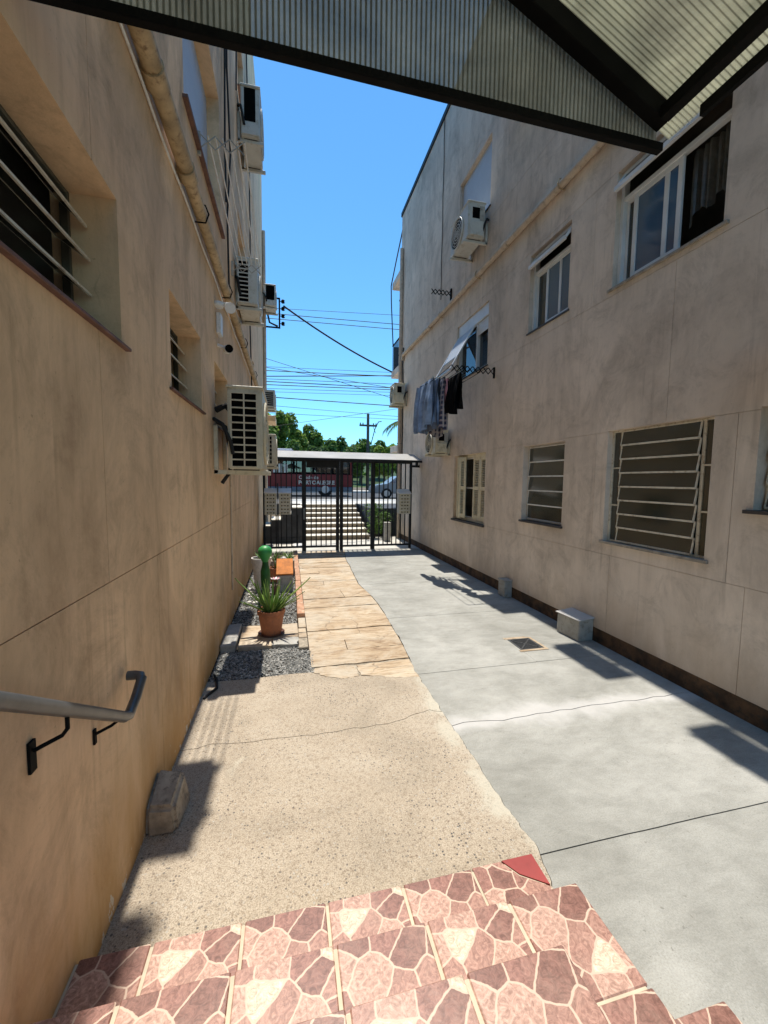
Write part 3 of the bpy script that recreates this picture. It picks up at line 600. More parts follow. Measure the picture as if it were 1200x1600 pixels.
# large first floor window: sliding sashes + open transom
def sliding(root, X, n, a, b, c, e, tr, big):
    f = fr(X, n, .13, a, b, c, e, .045, .07, 'window', 'white_pvc', root, (), (tr,))
    ob = MB(); xi = X-n*.06
    slat(f, X, n, a+.05, b-.05, e-.045, (e-tr-.08)/2, .62, 'glass_dark', 'white_pvc', .03, -.06, True)
    if big:
        m1, m2 = a+(b-a)*.40, b-.2
        fr(X, n, .11, m1, m2+.04, c+.045, tr-.02, .05, .03, 'sash', 'white_pvc', f, (m1+.17,)); pane(f, X, n, .10, m1+.05, m2-.01, c+.095, tr-.07, 'glass_blue')
        fr(X, n, .125, m2-.04, b-.045, c+.045, tr-.02, .035, .02, 'sash', 'white_pvc', f); pane(f, X, n, .12, m2, b-.08, c+.08, tr-.06)
        # lace curtain in the open half
        q = MB(); ny = 30
        for i in range(ny):
            y0, y1 = a+.05+(m1-a-.05)*i/ny, a+.05+(m1-a-.05)*(i+1)/ny
            f0, f1 = [X-n*(.2+.022*math.sin(i_*1.35)+.01*math.sin(i_*.6)) for i_ in (i, i+1)]
            z0, z1 = [tr-.55-.05*math.sin(i_*.45)-.28*max(0, (i_-ny*.68)/ny) for i_ in (i, i+1)]
            q.quad((f0, y0, tr), (f1, y1, tr), (f1, y1, z1), (f0, y0, z0))
        q.build('curtain', 'curtain_lace', f)
    else:
        m1 = b-(b-a)*.36
        fr(X, n, .11, a+.045, m1+.03, c+.045, tr-.02, .04, .03, 'sash', 'white_pvc', f, (a+.3,)); pane(f, X, n, .10, a+.085, m1-.01, c+.085, tr-.06, 'glass_blue')
        fr(X, n, .128, m1-.03, b-.045, c+.045, tr-.02, .03, .02, 'sash', 'white_pvc', f); pane(f, X, n, .12, m1, b-.07, c+.07, tr-.05)
        q = MB(); ny = 24
        for i in range(ny):
            y0, y1 = [a+.06+(b-a-.4)*i_/ny for i_ in (i, i+1)]; f0, f1 = [X-n*(.24+.02*math.sin(i_*1.5)) for i_ in (i, i+1)]
            q.quad((f0, y0, tr), (f1, y1, tr), (f1, y1, c+.1), (f0, y0, c+.1))
        q.build('curtain', 'curtain_lace', f)
    return f
a, b, c, e = RH['ru1']; sliding(RB, XR, -1, a, b, c, e, e-.3, True); sill(RB, XR, -1, a, b, c, 'sill_stone', .025, .03, .14, .05)
a, b, c, e = RH['ru2']; sliding(RB, XR, -1, a, b, c, e, e-.27, False); sill(RB, XR, -1, a, b, c, 'sill_slate', .015, .025, .14, .03)
a, b, c, e = RH['rt2']; sliding(RB, XR, -1, a, b, c, e, e-.27, False); sill(RB, XR, -1, a, b, c, 'sill_slate', .02, .025, .14, .03)
a, b, c, e = RH['rt1']; shutter_window(RB, XR, -1, a, b, c, e, .14, .97); sill(RB, XR, -1, a, b, c, 'sill_slate', .02, .025, .14, .03)
a, b, c, e = RH['rt0']; shutter_window(RB, XR, -1, a, b, c, e, .14, .3); sill(RB, XR, -1, a, b, c, 'sill_slate', .02, .025, .14, .03)
# window with the roller shutter pushed out like an awning
a, b, c, e = RH['ru3']; f = fr(XR, -1, .14, a, b, c, e, .05, .09, 'window', 'white_pvc', RB, (a+(b-a)*.4,)); sill(RB, XR, -1, a, b, c, 'sill_slate', .02, .025, .14, .03)
B(XR+.03, XR+.1, a+.02, b-.02, e-.22, e-.005).build('shutter_box', 'white_pvc', f, .004)
mid = a+(b-a)*.4; z = e-.23
for i in range(5): B(XR+.06, XR+.072, a+.05, mid-.03, z-.042, z).build('shutter_slat', 'white_pvc', f, .003); z -= .046
pane(f, XR, -1, .12, a+.05, mid-.025, c+.05, e-.42); pane(f, XR, -1, .12, mid+.025, b-.05, c+.05, e-.25)
z0, ang = e-.24, .52
def sp(y, s, o=0): return (XR+.02-s*math.sin(ang)-o*math.cos(ang), y, z0-s*math.cos(ang)+o*math.sin(ang))
L = 1.02
for i in range(15):
    s0, s1 = i*.046, i*.046+.042; m = MB()
    m.add([sp(mid+.07, s0, -.006), sp(b-.06, s0, -.006), sp(b-.06, s1, -.006), sp(mid+.07, s1, -.006), sp(mid+.07, s0, .006), sp(b-.06, s0, .006), sp(b-.06, s1, .006), sp(mid+.07, s1, .006)],
          [(0, 3, 2, 1), (4, 5, 6, 7), (0, 1, 5, 4), (1, 2, 6, 5), (2, 3, 7, 6), (3, 0, 4, 7)]); m.build('shutter_slat', 'blind_white', f, .003)
m = MB(); m.beam(sp(mid+.05, 0), sp(mid+.05, L), .04, .025); m.beam(sp(b-.04, 0), sp(b-.04, L), .04, .025); m.beam(sp(mid+.03, L), sp(b-.02, L), .03, .04); m.beam(sp(mid+.03, .70), sp(b-.02, .70), .02, .02)
m.build('awning_arm', 'white_pvc', f)
# right building: front balconies and downpipe side
for z in (2.9, 5.55, 8.6):
    m = MB().box(XR+.02, XR+4.5, RYE, RYE+1.25, z, z+.22)
    bl = m.build('balcony', 'plaster_grey', RB, .01)
    if z == 5.55:
        for i in range(11): MB().beam((XR+.06, RYE+.05+i*.115, z+.22), (XR+.06, RYE+.05+i*.115, z+1.12), .018, .018, (1, 0, 0)).build('balcony_bar', 'dark_metal', bl)
        MB().beam((XR+.06, RYE, z+1.13), (XR+.06, RYE+1.24, z+1.13), .04, .03).build('balcony_rail', 'dark_metal', bl)
        B(XR+.1, XR+4.2, RYE+1.19, RYE+1.2, z+.25, z+1.1).build('balcony_glass', 'glass_blue', bl)
# left building: slab of front balcony at its corner
MB().box(XL-3.5, XL+.35, LYE, LYE+1.1, 3.75, 3.93).build('balcony', 'plaster_tan', LB, .01)
# ------------------------------------------------------------------ pipes on walls
pl = thing('drain_pipe', (XL, 5, 4.05), 'thick beige drain pipe running along the left wall', 'pipe')
pts = [(XL+.065, y, 4.06) for y in (1.0, 3.25)]
MB().tube(pts, .055, 12).build('pipe', 'pipe_beige', pl, smooth=True)
MB().tube([(XL+.062, 3.25, 4.055), (XL+.062, 6.0, 4.04)], .05, 12).build('pipe', 'pipe_beige', pl, smooth=True); MB().tube([(XL+.062, 6.0, 4.04), (XL+.06, 9.9, 4.01)], .05, 12).build('pipe', 'pipe_beige', pl, smooth=True)
for y in (2.55, 3.25, 6.0, 8.1): MB().tube([(XL+.062, y-.06, 4.057), (XL+.062, y+.06, 4.054)], .064, 12).build('coupling', 'pipe_beige', pl, smooth=True)
for y in (2.0, 3.7, 5.1, 6.9, 8.9):
    MB().tube([(XL+.002, y, 4.13), (XL+.1, y, 4.125), (XL+.125, y, 4.06), (XL+.1, y, 3.99), (XL+.002, y, 3.985)], .007, 6).build('clamp', 'black_metal', pl)
wc = MB(); 
wc.tube([(XL+.012, 1+i*.3, 3.97+.012*math.sin(i*1.7)) for i in range(30)], .008, 6); tag(wc.build('wall_cable', 'white_metal'), 'thin pale cable running just below the beige left pipe', 'cable')
pr = thing('drain_pipe', (XR, 7, 5.830), 'pale tan pipe crossing the right wall below the top floor', 'pipe')
MB().tube([(XR-.055, .3, 5.810), (XR-.055, 6.3, 5.830)], .05, 12).build('pipe', 'pipe_tan', pr, smooth=True); MB().tube([(XR-.055, 6.3, 5.830), (XR-.055, 12.35, 5.860), (XR-.055, 12.45, 5.830), (XR-.055, 12.48, 5.7)], .05, 12).build('pipe', 'pipe_tan', pr, smooth=True)
for y in (3.6, 6.3, 10.0): MB().tube([(XR-.055, y-.07, 5.825), (XR-.055, y+.07, 5.830)], .06, 12).build('coupling', 'pipe_tan', pr, smooth=True)
for y in (2.2, 4.9, 7.3, 9.2, 11.6): MB().tube([(XR, y, 5.895), (XR-.09, y, 5.890), (XR-.115, y, 5.830), (XR-.09, y, 5.770), (XR, y, 5.765)], .008, 6).build('clamp', 'pipe_beige', pr)
dp = thing('downpipe', (XR-.06, 12.72, 0), 'tall vertical downpipe at the far corner of the right building', 'pipe')
MB().tube([(XR-.06, 12.72, .0), (XR-.06, 12.72, 9.2)], .055, 10).build('pipe', 'pipe_tan', dp, smooth=True)
for z in (1.5, 3.1, 4.4, 5.9, 7.6): B(XR-.125, XR+.0, 12.70, 12.74, z, z+.03).build('clamp', 'dark_metal', dp)
cb = MB(); cb.tube([(XR-.02, 12.5, 2.5), (XR-.02, 12.5, 5.0), (XR-.03, 12.53, 5.6), (XR-.02, 12.5, 6.1)], .018, 6); tag(cb.build('wall_cable', 'wire_black'), 'black cable climbing beside the far right downpipe', 'cable')
ld = thing('downpipe', (XL+.05, 13.2, 0), 'grey vertical downpipe at the far corner of the left building', 'pipe')
MB().tube([(XL+.05, 13.25, 0), (XL+.05, 13.25, 9.4)], .05, 10).build('pipe', 'pipe_tan', ld, smooth=True)
for z in (2, 4.5, 7): B(XL, XL+.11, 13.23, 13.27, z, z+.03).build('clamp', 'dark_metal', ld)
cd = MB(); cd.tube([(XL+.012, 5.55, .42), (XL+.012, 5.55, 1.96)], .012, 6); tag(cd.build('conduit', 'pipe_tan'), 'thin vertical conduit on the left wall below the big air conditioner', 'conduit')
# loose black cables hanging on the upper left wall
for pts, lb in (([(XL+.02, 5.5, 8.6), (XL+.03, 5.55, 7.2), (XL+.02, 5.5, 6.0), (XL+.02, 5.52, 5.3)], 'thick black cable hanging down beside the shuttered upper left window'),
                ([(XL+.015, 6.0, 9.6), (XL+.03, 5.7, 7.0), (XL+.02, 6.0, 6.2), (XL+.02, 5.6, 5.2), (XL+.015, 5.7, 4.3)], 'thin dark cable wandering down the upper left wall'),
                ([(XL+.015, 6.7, 9.6), (XL+.04, 6.75, 8.6), (XL+.02, 6.8, 7.7)], 'short black cable above the topmost left air conditioner'),
                ([(XL+.015, 8.6, 10.5), (XL+.03, 8.8, 7.0), (XL+.02, 8.6, 5.0), (XL+.03, 8.8, 3.2)], 'long dark cable falling behind the middle left air conditioner')):
    tag(MB().tube(pts, .012, 6).build('wall_cable', 'wire_black', smooth=True), lb, 'cable')
tag(MB().tube([(XR-.012, 9.35+.015*math.sin(i*2), RZ-.02-i*.45) for i in range(10)], .008, 6).build('wall_cable', 'wire_black'), 'thin black cable down the top floor of the right wall', 'cable')
# ------------------------------------------------------------------ air conditioners
def ac(label, X, n, gap, dep, y0, y1, z0, h, style, mat='ac_white', br=True):
    """outdoor unit on wall X, outward normal n, near side at y0"""
    x0 = X+n*gap; x1 = X+n*(gap+dep); lo, hi = min(x0, x1), max(x0, x1)
    t = thing('air_conditioner', ((lo+hi)/2, (y0+y1)/2, z0), label, 'air conditioner', 'outdoor air conditioning units on the walls')
    B(lo, hi, y0, y1, z0+.02, z0+h).build('casing', mat, t, .012, seg=2)
    B(lo-.012, hi+.012, y0-.012, y1+.012, z0+h-.012, z0+h+.012).build('top_cover', mat, t, .005)
    # near side
    def side(u0, u1, v0, v1): # fractions of depth (from the wall) and height
        q = sorted((x0+n*dep*u0, x0+n*dep*u1)); return q[0], q[1], z0+h*v0, z0+h*v1
    if style[0] == 'grid':
        _, cols, rws, u0, u1, v0, v1 = style; a, b, c, d = side(u0, u1, v0, v1)
        B(a, b, y0-.003, y0+.01, c, d).build('coil_panel', 'void_black', t)
        m = MB(); bw = .014
        for i in range(cols+1): q = a+(b-a)*i/cols; m.box(q-bw/2, q+bw/2, y0-.014, y0-.001, c, d)
        for j in range(rws+1): q = c+(d-c)*j/rws; m.box(a-bw/2, b+bw/2, y0-.0145, y0-.002, q-bw/2, q+bw/2)
        m.build('coil_guard', mat, t)
    elif style[0] == 'hole':
        a, b, c, d = side(*style[1:]); B(a, b, y0-.003, y0+.01, c, d).build('coil_panel', 'void_black', t)
        B(lo+.01, hi-.01, y0-.006, y0+.01, z0+.03, c-.02).build('side_cover', mat, t, .004)
        B(lo+.01, hi-.01, y0-.02, y0+.01, d+.01, z0+h-.02).build('side_rim', mat, t, .004)
    else:     # service side with valve cover, handle recess
        a, b, c, d = side(.2, .75, .55, .85); B(a, b, y0-.003, y0+.01, c, d).build('handle_recess', 'void_black', t)
        a, b, c, d = side(.12, .92, .06, .46); B(a, b, y0-.035, y0+.01, c, d).build('valve_cover', mat, t, .01)
        a, b, c, d = side(.05, .32, .5, .9); B(a, b, y0-.004, y0+.01, c, d).build('service_label', 'cement_grey', t)
    # fan face (outwards)
    r = min(h, y1-y0)*.42; cy, cz = y1-r-.07, z0+h*.5
    disc = MB(); k = 28; disc.add([(x1+n*.002, cy+r*math.cos(2*math.pi*i/k), cz+r*math.sin(2*math.pi*i/k)) for i in range(k)], [tuple(range(k))]); disc.build('fan_opening', 'void_black', t)
    g = MB()
    for rr in (1, .8, .6, .4, .2): g.tube([(x1+n*.014, cy+r*rr*math.cos(2*math.pi*i/k), cz+r*rr*math.sin(2*math.pi*i/k)) for i in range(k+1)], .006 if rr < 1 else .014, 5, False)
    for i in range(12): g.beam((x1+n*.016, cy, cz), (x1+n*.016, cy+r*math.cos(2*math.pi*i/12), cz+r*math.sin(2*math.pi*i/12)), .005, .005)
    g.build('fan_grille', mat, t)
    bl = MB()
    for i in range(3):
        t0 = 2*math.pi*i/3; bl.add([(x1+n*.004, cy+.05*math.cos(t0), cz+.05*math.sin(t0)), (x1+n*.006, cy+r*.85*math.cos(t0-.1), cz+r*.85*math.sin(t0-.1)), (x1+n*.004, cy+r*.85*math.cos(t0+.9), cz+r*.85*math.sin(t0+.9)), (x1+n*.004, cy+.05*math.cos(t0+1), cz+.05*math.sin(t0+1))], [(0, 1, 2, 3)])
    bl.build('fan_blade', 'dark_metal', t)
    if br:
        for yb in (y0+.1, y1-.1):
            m = MB(); m.beam((X+n*.001, yb, z0-.012), (x1+n*.05, yb, z0-.012), .045, .045); m.beam((X+n*.021, yb, z0-.03), (X+n*.021, yb, z0+h*.55), .045, .04, (1, 0, 0))
            m.build('bracket', mat, t, .003)
        for yb in (y0+.1, y1-.1): B(lo+.04, hi-.04, yb-.025, yb+.025, z0+.008, z0+.024).build('rubber_foot', 'tyre', t)
    hs = MB(); hs.tube([(X+n*.01, y0+.05, z0+h*.62), (X+n*(gap*.5+.03), y0-.03, z0+h*.55), (x0+n*.03, y0-.035, z0+h*.35), (x0+n*.05, y0-.01, z0+h*.2)], .02, 7); hs.build('refrigerant_hose', 'tyre', t, smooth=True)
    return t
ac('large beige air conditioner with two columns of coil slots, nearest on the left wall', XL, 1, .15, .34, 4.36, 5.16, 1.98, .85, ('grid', 2, 10, .1, .84, .05, .93), 'ac_cream')
ac('air conditioner with one column of slots on the left wall above the floodlight', XL, 1, .03, .29, 6.4, 7.2, 4.45, .66, ('grid', 1, 10, .08, .58, .06, .94))
ac('topmost left air conditioner with a plain black side opening', XL, 1, .06, .28, 7.0, 7.8, 7.24, .74, ('hole', .18, .78, .3, .95))
ac('air conditioner with square coil grid on the left wall beside the gate', XL, 1, .2, .26, 9.6, 10.3, 2.18, .74, ('grid', 3, 7, .06, .7, .1, .95), 'ac_cream')
ac('small white air conditioner at the far end of the left wall above tree level', XL, 1, .06, .3, 12.4, 13.1, 4.0, .5, ('grid', 1, 7, .1, .9, .1, .9))
ac('dark sided air conditioner at the far left corner beside the cable bracket', XL, 1, .1, .3, 12.7, 13.35, 7.0, .62, ('hole', .1, .9, .3, .95))
ac('top floor air conditioner under the shuttered window on the right wall', XR, -1, .1, .33, 6.98, 7.78, 6.28, .62, ('service',), 'ac_white')
ac('air conditioner on the right wall just below the hanging laundry', XR, -1, .08, .3, 8.5, 9.2, 2.52, .52, ('service',), 'ac_cream')
ac('air conditioner at the far corner of the right wall above the gate roof', XR, -1, .1, .32, 12.0, 12.6, 4.25, .62, ('service',), 'ac_cream')
ac('white air conditioner cut off by the right edge of the picture', XR, -1, .05, .22, 1.45, 2.17, 2.60, .42, ('service',), 'ac_white')
# unseen units, guessed and added to throw shadows on the slab by the wall
ac('unseen air conditioner added for its shadow high on the left wall, upper one', XL, 1, .06, .28, 3.75, 4.4, 9.4, .5, ('service',))
ac('unseen air conditioner added for its shadow high on the left wall, lower one', XL, 1, .10, .30, 4.18, 4.76, 7.25, .5, ('service',))
ac('unseen air conditioner added for its shadow on the right wall behind the canopy, farther one', XR, -1, .1, .33, 5.42, 6.12, 7.8, .55, ('service',))  # this unit and the next are unseen guesses added to shadow the driveway
ac('unseen air conditioner added for its shadow on the right wall behind the canopy, nearer one', XR, -1, .1, .33, 4.0, 4.5, 7.8, .55, ('service',))
# ------------------------------------------------------------------ floodlight, cameras, cables on the left wall
t = thing('floodlight', (XL, 4.75, 3.6), 'white floodlight on the left wall below the pipe', 'lamp')
MB().lathe([(.05, 0), (.06, .02), (.05, .05)], (XL+.03, 4.7, 3.72), 12).build('junction_box', 'white_metal', t, smooth=True)
MB().tube([(XL+.02, 4.7, 3.75), (XL+.12, 4.68, 3.76), (XL+.16, 4.66, 3.72)], .014, 6).build('arm', 'white_metal', t)
MB().tube([(XL+.12, 4.72, 3.75), (XL+.16, 4.62, 3.70), (XL+.17, 4.56, 3.67)], [.03, .05, .055], 12).build('lamp_head', 'white_metal', t, smooth=True)
B(XL+.002, XL+.05, 4.72, 4.86, 3.46, 3.68).build('control_box', 'white_metal', t, .008)
t = thing('security_camera', (XL, 4.9, 3.3), 'small security camera with black round lens on the left wall', 'camera')
MB().tube([(XL+.001, 4.8, 3.36), (XL+.05, 4.8, 3.34), (XL+.09, 4.78, 3.32)], .018, 8).build('arm', 'white_metal', t)
MB().tube([(XL+.09, 4.84, 3.33), (XL+.125, 4.74, 3.31)], .045, 14).build('body', 'white_metal', t, smooth=True); MB().tube([(XL+.126, 4.738, 3.31), (XL+.131, 4.724, 3.308)], .042, 14).build('lens', 'void_black', t)
t = MB(); t.tube([(XL+.015, 4.55, 2.62), (XL+.12, 4.5, 2.66), (XL+.2, 4.56, 2.56), (XL+.18, 4.62, 2.3), (XL+.16, 4.66, 2.05)], .035, 8); t.tube([(XL+.012, 4.58, 2.5), (XL+.1, 4.56, 2.45), (XL+.14, 4.6, 2.2), (XL+.13, 4.62, 1.97), (XL+.05, 4.6, 1.85)], .02, 8)
tag(t.build('cable_bundle', 'tyre', smooth=True), 'bundle of black insulated hoses entering the nearest left air conditioner', 'hose')
# ------------------------------------------------------------------ electric bracket at the left front corner
t = thing('service_bracket', (XL, 13.4, 6.6), 'black iron bracket with insulators at the far left corner', 'bracket')
m = MB(); xb = XL+.5
m.beam((XL, 13.3, 7.5), (xb, 13.3, 7.5), .04, .04); m.beam((XL, 13.3, 6.62), (xb, 13.3, 6.62), .04, .04); m.beam((xb, 13.3, 6.6), (xb, 13.3, 7.52), .05, .05, (1, 0, 0)); m.build('frame', 'black_metal', t)
for z in (6.75, 6.98, 7.2, 7.42): MB().lathe([(.03, 0), (.06, .02), (.035, .05), (.06, .08), (.03, .11)], (xb+.11, 13.3, z-.05), 10).build('insulator', 'black_metal', t, smooth=True); MB().beam((xb, 13.3, z), (xb+.11, 13.3, z), .02, .02).build('insulator_pin', 'black_metal', t)
MB().tube([(XL+.02, 13.3, 7.6), (XL+.1, 13.28, 7.2), (XL+.2, 13.28, 6.75), (xb-.05, 13.3, 6.66)], .03, 7).build('cable_loop', 'wire_black', t, smooth=True)
# ------------------------------------------------------------------ folding drying racks
def rack(label, X, n, y0, y1, z, out, nsc, mat, wires, lab2=None):
    t = thing('drying_rack', (X, (y0+y1)/2, z), label, 'drying rack')
    for yb in (y0, y1):
        m = MB(); hgt = .055; step = out/nsc
        for i in range(nsc):
            xa, xb_ = X+n*(.03+i*step), X+n*(.03+(i+1)*step)
            bw = .016 if n < 0 else .008
            m.beam((xa, yb-.004, z-hgt), (xb_, yb-.004, z+hgt), .006, bw); m.beam((xa, yb+.004, z+hgt), (xb_, yb+.004, z-hgt), .006, bw)
        m.build('scissor_arm', mat, t)
        B(*sorted((X+n*.001, X+n*.03)), yb-.012, yb+.012, z-.12, z+.07).build('wall_plate', mat, t)
    for k in range(wires):
        xw = X+n*(.03+out*(k+1)/wires); sag = .02+.012*(k % 3)
        MB().tube([(xw, y0+(y1-y0)*i/10, z+.05-sag*math.sin(math.pi*i/10)) for i in range(11)], .006, 6).build('rod', 'white_metal' if n > 0 else mat, t)
    return t
rack('grey folding drying rack with sagging lines under the upper left window', XL, 1, 3.95, 6.05, 4.80, .36, 3, 'cement_grey', 6)
rack('black folding drying rack with laundry on the right wall', XR, -1, 6.62, 8.35, 3.86, .80, 8, 'black_metal', 6)
t = thing('folded_rack', (XR, 8.5, 6.1), 'black folded drying rack arm on the upper right wall', 'drying rack'); m = MB()
for i in range(5):
    xa, xb_ = XR-.03-i*.09, XR-.12-i*.09; m.beam((xa, 8.7, 6.04), (xb_, 8.7, 6.15), .008, .018); m.beam((xa, 8.71, 6.15), (xb_, 8.71, 6.04), .008, .018)
m.build('scissor_arm', 'black_metal', t); B(XR-.03, XR-.001, 8.68, 8.73, 5.93, 6.2).build('wall_plate', 'black_metal', t)
# laundry: folded sheet over a rod
def cloth(name, label, x, y0, y1, ztop, zl0, zl1, mat, seed, fold=.035, spread=.07, cat='clothes', sleeve=None):
    rnd = random.Random(seed); m = MB(); nu, nv = 26, 14; ph = rnd.uniform(0, 6)
    def pt(s, i, j):
        u, v = i/nu, j/nv; y = y0+(y1-y0)*u; L = (zl0 if s < 0 else zl1)
        L *= 1-.10*math.sin(u*5+ph)*.5-.06*abs(u-.5)
        fl = fold*(.25+.75*v)*(math.sin(u*15+ph+v)+.55*math.sin(u*37+ph*2-v*2))*(v > 0)
        if sleeve: y += (u-.5)*.10*math.sin(v*3.1)
        return (x+s*(.012+spread*min(1, v*2.2)*.5)+fl, y+.02*math.sin(v*4+u*8+ph), ztop-L*v)
    for s in (-1, 1):
        o = len(m.v); m.v += [pt(s, i, j) for j in range(nv+1) for i in range(nu+1)]
        m.f += [(o+j*(nu+1)+i, o+j*(nu+1)+i+1, o+(j+1)*(nu+1)+i+1, o+(j+1)*(nu+1)+i) for j in range(nv) for i in range(nu)]
    o2 = (nv+1)*(nu+1)
    m.f += [(i, i+1, o2+i+1, o2+i) for i in range(nu)]
    if sleeve:     # hanging sleeve tube at the far end
        pts = [(x-.02, sleeve, ztop-.05), (x-.05, sleeve+.08, ztop-.4), (x-.07, sleeve+.12, ztop-.8), (x-.06, sleeve+.13, ztop-1.0)]
        m.tube(pts, [.08, .075, .06, .05], 10)
    o = m.build(name, mat, smooth=True); return tag(o, label, cat, 'laundry on the right drying rack')
cloth('hanging_shirt', 'pale blue denim shirt hanging on the outermost line of the laundry rack', 2.77, 7.55, 8.35, 3.93, .98, 1.0, 'cloth_blue', 1, .05, .12, 'shirt', 8.3)
cloth('hanging_shirt', 'slate grey shirt hanging between the denim and plaid shirts', 2.88, 7.5, 8.2, 3.92, 1.02, .98, 'cloth_slate', 2, .04, .08, 'shirt')
cloth('hanging_shirt', 'dark plaid shirt with light checks hanging behind the denim shirt', 2.96, 7.42, 8.1, 3.92, 1.05, 1.1, 'cloth_plaid', 3, .03, .06, 'shirt')
cloth('hanging_towel', 'pink cloth hanging between the plaid shirt and black clothes', 3.02, 7.4, 7.75, 3.90, .58, .5, 'cloth_pink', 4, .02, .03, 'cloth')
cloth('hanging_trousers', 'black garment hanging nearest on the laundry rack', 3.07, 6.95, 7.5, 3.90, .72, .62, 'cloth_black', 5, .05, .09, 'clothes')
for k_, (x_, y_) in enumerate(((2.77, 7.6), (2.77, 8.3), (2.88, 7.6), (2.96, 7.5), (3.07, 7.0), (3.07, 7.42))):
    tag(B(x_-.008, x_+.008, y_-.006, y_+.006, 3.89, 3.965).build('clothes_peg', 'cream_paint'), 'small cream clothes peg on the right laundry rack', 'peg', 'clothes pegs on the laundry rack')
# ------------------------------------------------------------------ handrail
t = thing('handrail', (XL, 1.4, .9), 'grey metal handrail with elbow end on the left wall', 'handrail')
xr = XL+.085
MB().tube([(xr, -.2, 2.22), (xr, 1.70, .965), (xr, 1.78, .912)], .0215, 14).build('rail', 'grey_rail_paint', t, smooth=True)
MB().tube([(xr, 1.775, .916), (xr, 1.82, .895), (xr, 1.90, .925), (xr, 1.985, .98)], .021, 14).build('rail_end', 'grey_rail_paint', t, smooth=True)
MB().tube([(xr, 1.97, .97), (xr-.01, 1.995, .985), (xr-.035, 2.0, .987), (XL+.02, 2.0, .987)], .021, 14).build('elbow', 'grey_rail_paint', t, smooth=True)
for y in (.2, 1.36, 1.73):
    z = .965+(1.70-y)*.6605
    if y > 1.6: MB().tube([(xr, y, z-.012), (xr-.03, y, z-.035), (XL+.008, y-.02, z-.05)], .006, 6).build('bracket', 'black_metal', t); B(XL+.001, XL+.008, y-.03, y-.012, z-.09, z-.03).build('bracket_plate', 'black_metal', t); continue
    MB().tube([(xr, y, z-.015), (xr, y, z-.06), (xr-.01, y-.01, z-.075), (XL+.03, y-.03, z-.09), (XL+.012, y-.03, z-.1)], .0065, 8).build('bracket', 'black_metal', t, smooth=True)
    B(XL+.001, XL+.009, y-.045, y-.015, z-.165 if y < 1.6 else z-.12, z-.07).build('bracket_plate', 'black_metal', t)
# ------------------------------------------------------------------ stone stop and cement boxes
m = MB(); m.add([(XL, 2.19, -.01), (-.585, 2.2, -.01), (-.575, 2.44, -.01), (XL, 2.46, -.01), (XL, 2.2, .16), (-.61, 2.21, .14), (-.6, 2.43, .19), (XL, 2.44, .225)], [(0, 3, 2, 1), (4, 5, 6, 7), (0, 1, 5, 4), (1, 2, 6, 5), (2, 3, 7, 6), (3, 0, 4, 7)])
o = m.build('cement_block', 'cement_old', None, .02, False, 3, .012); tag(o, 'weathered cement stump against the foot of the left wall', 'block')
m = MB(); m.add([(XR, 3.985, 0), (3.37, 3.975, 0), (3.335, 4.34, 0), (XR, 4.36, 0), (XR, 3.985, .275), (3.372, 3.98, .25), (3.34, 4.34, .25), (XR, 4.36, .275)], [(0, 3, 2, 1), (4, 5, 6, 7), (0, 1, 5, 4), (1, 2, 6, 5), (2, 3, 7, 6), (3, 0, 4, 7)])
t = thing('meter_box', (3.47, 4.15, 0), 'larger grey cement box with metal lid at the foot of the right wall', 'box'); m.build('body', 'cement_grey', t, .008, False, 2, .004)
MB().add([(XR, 3.97, .276), (3.36, 3.965, .251), (3.325, 4.355, .251), (XR, 4.375, .276), (XR, 3.97, .284), (3.36, 3.965, .259), (3.325, 4.355, .259), (XR, 4.375, .284)], [(0, 3, 2, 1), (4, 5, 6, 7), (0, 1, 5, 4), (1, 2, 6, 5), (2, 3, 7, 6), (3, 0, 4, 7)]).build('lid', 'roof_metal', t)
t = thing('meter_box', (3.5, 5.9, 0), 'small upright cement box at the foot of the right wall', 'box'); B(3.44, XR, 5.80, 6.0, 0, .27).build('body', 'cement_grey', t, .008, jit=.004); B(3.432, XR, 5.792, 6.008, .271, .288).build('lid', 'cement_grey', t, .004)
# drain
t = thing('floor_drain', (2.7, 4.05, 0), 'square iron drain grate set in the cement driveway', 'drain')
m = MB(); m.box(dx0+.002, dx1-.002, dy0+.002, dy0+.022, -.03, .002).box(dx0+.002, dx1-.002, dy1-.022, dy1-.002, -.03, .002).box(dx0+.002, dx0+.022, dy0+.022, dy1-.022, -.03, .002).box(dx1-.022, dx1-.002, dy0+.022, dy1-.022, -.03, .002)
m.build('frame', 'grey_rail_paint', t)
for i in range(11):
    y = dy0+.036+i*.0235; MB().beam((dx0+.022, y, -.006), (dx1-.022, y, -.006), .009, .014).build('grate_bar', 'grey_rail_paint', t)
for s in (-1, 1): MB().beam((dx0+.022, (dy0+dy1)/2-s*.12, -.003), (dx1-.022, (dy0+dy1)/2+s*.12, -.003), .012, .012).build('grate_brace', 'grey_rail_paint', t)
m = MB(); m.box(dx0-.035, dx1+.035, dy0-.04, dy0-.001, .0, .003).box(dx0-.035, dx1+.04, dy1+.001, dy1+.05, .0, .003).box(dx1+.001, dx1+.035, dy0, dy1, .0, .003); m.build('mortar_surround', 'sandstone', t, jit=.006)
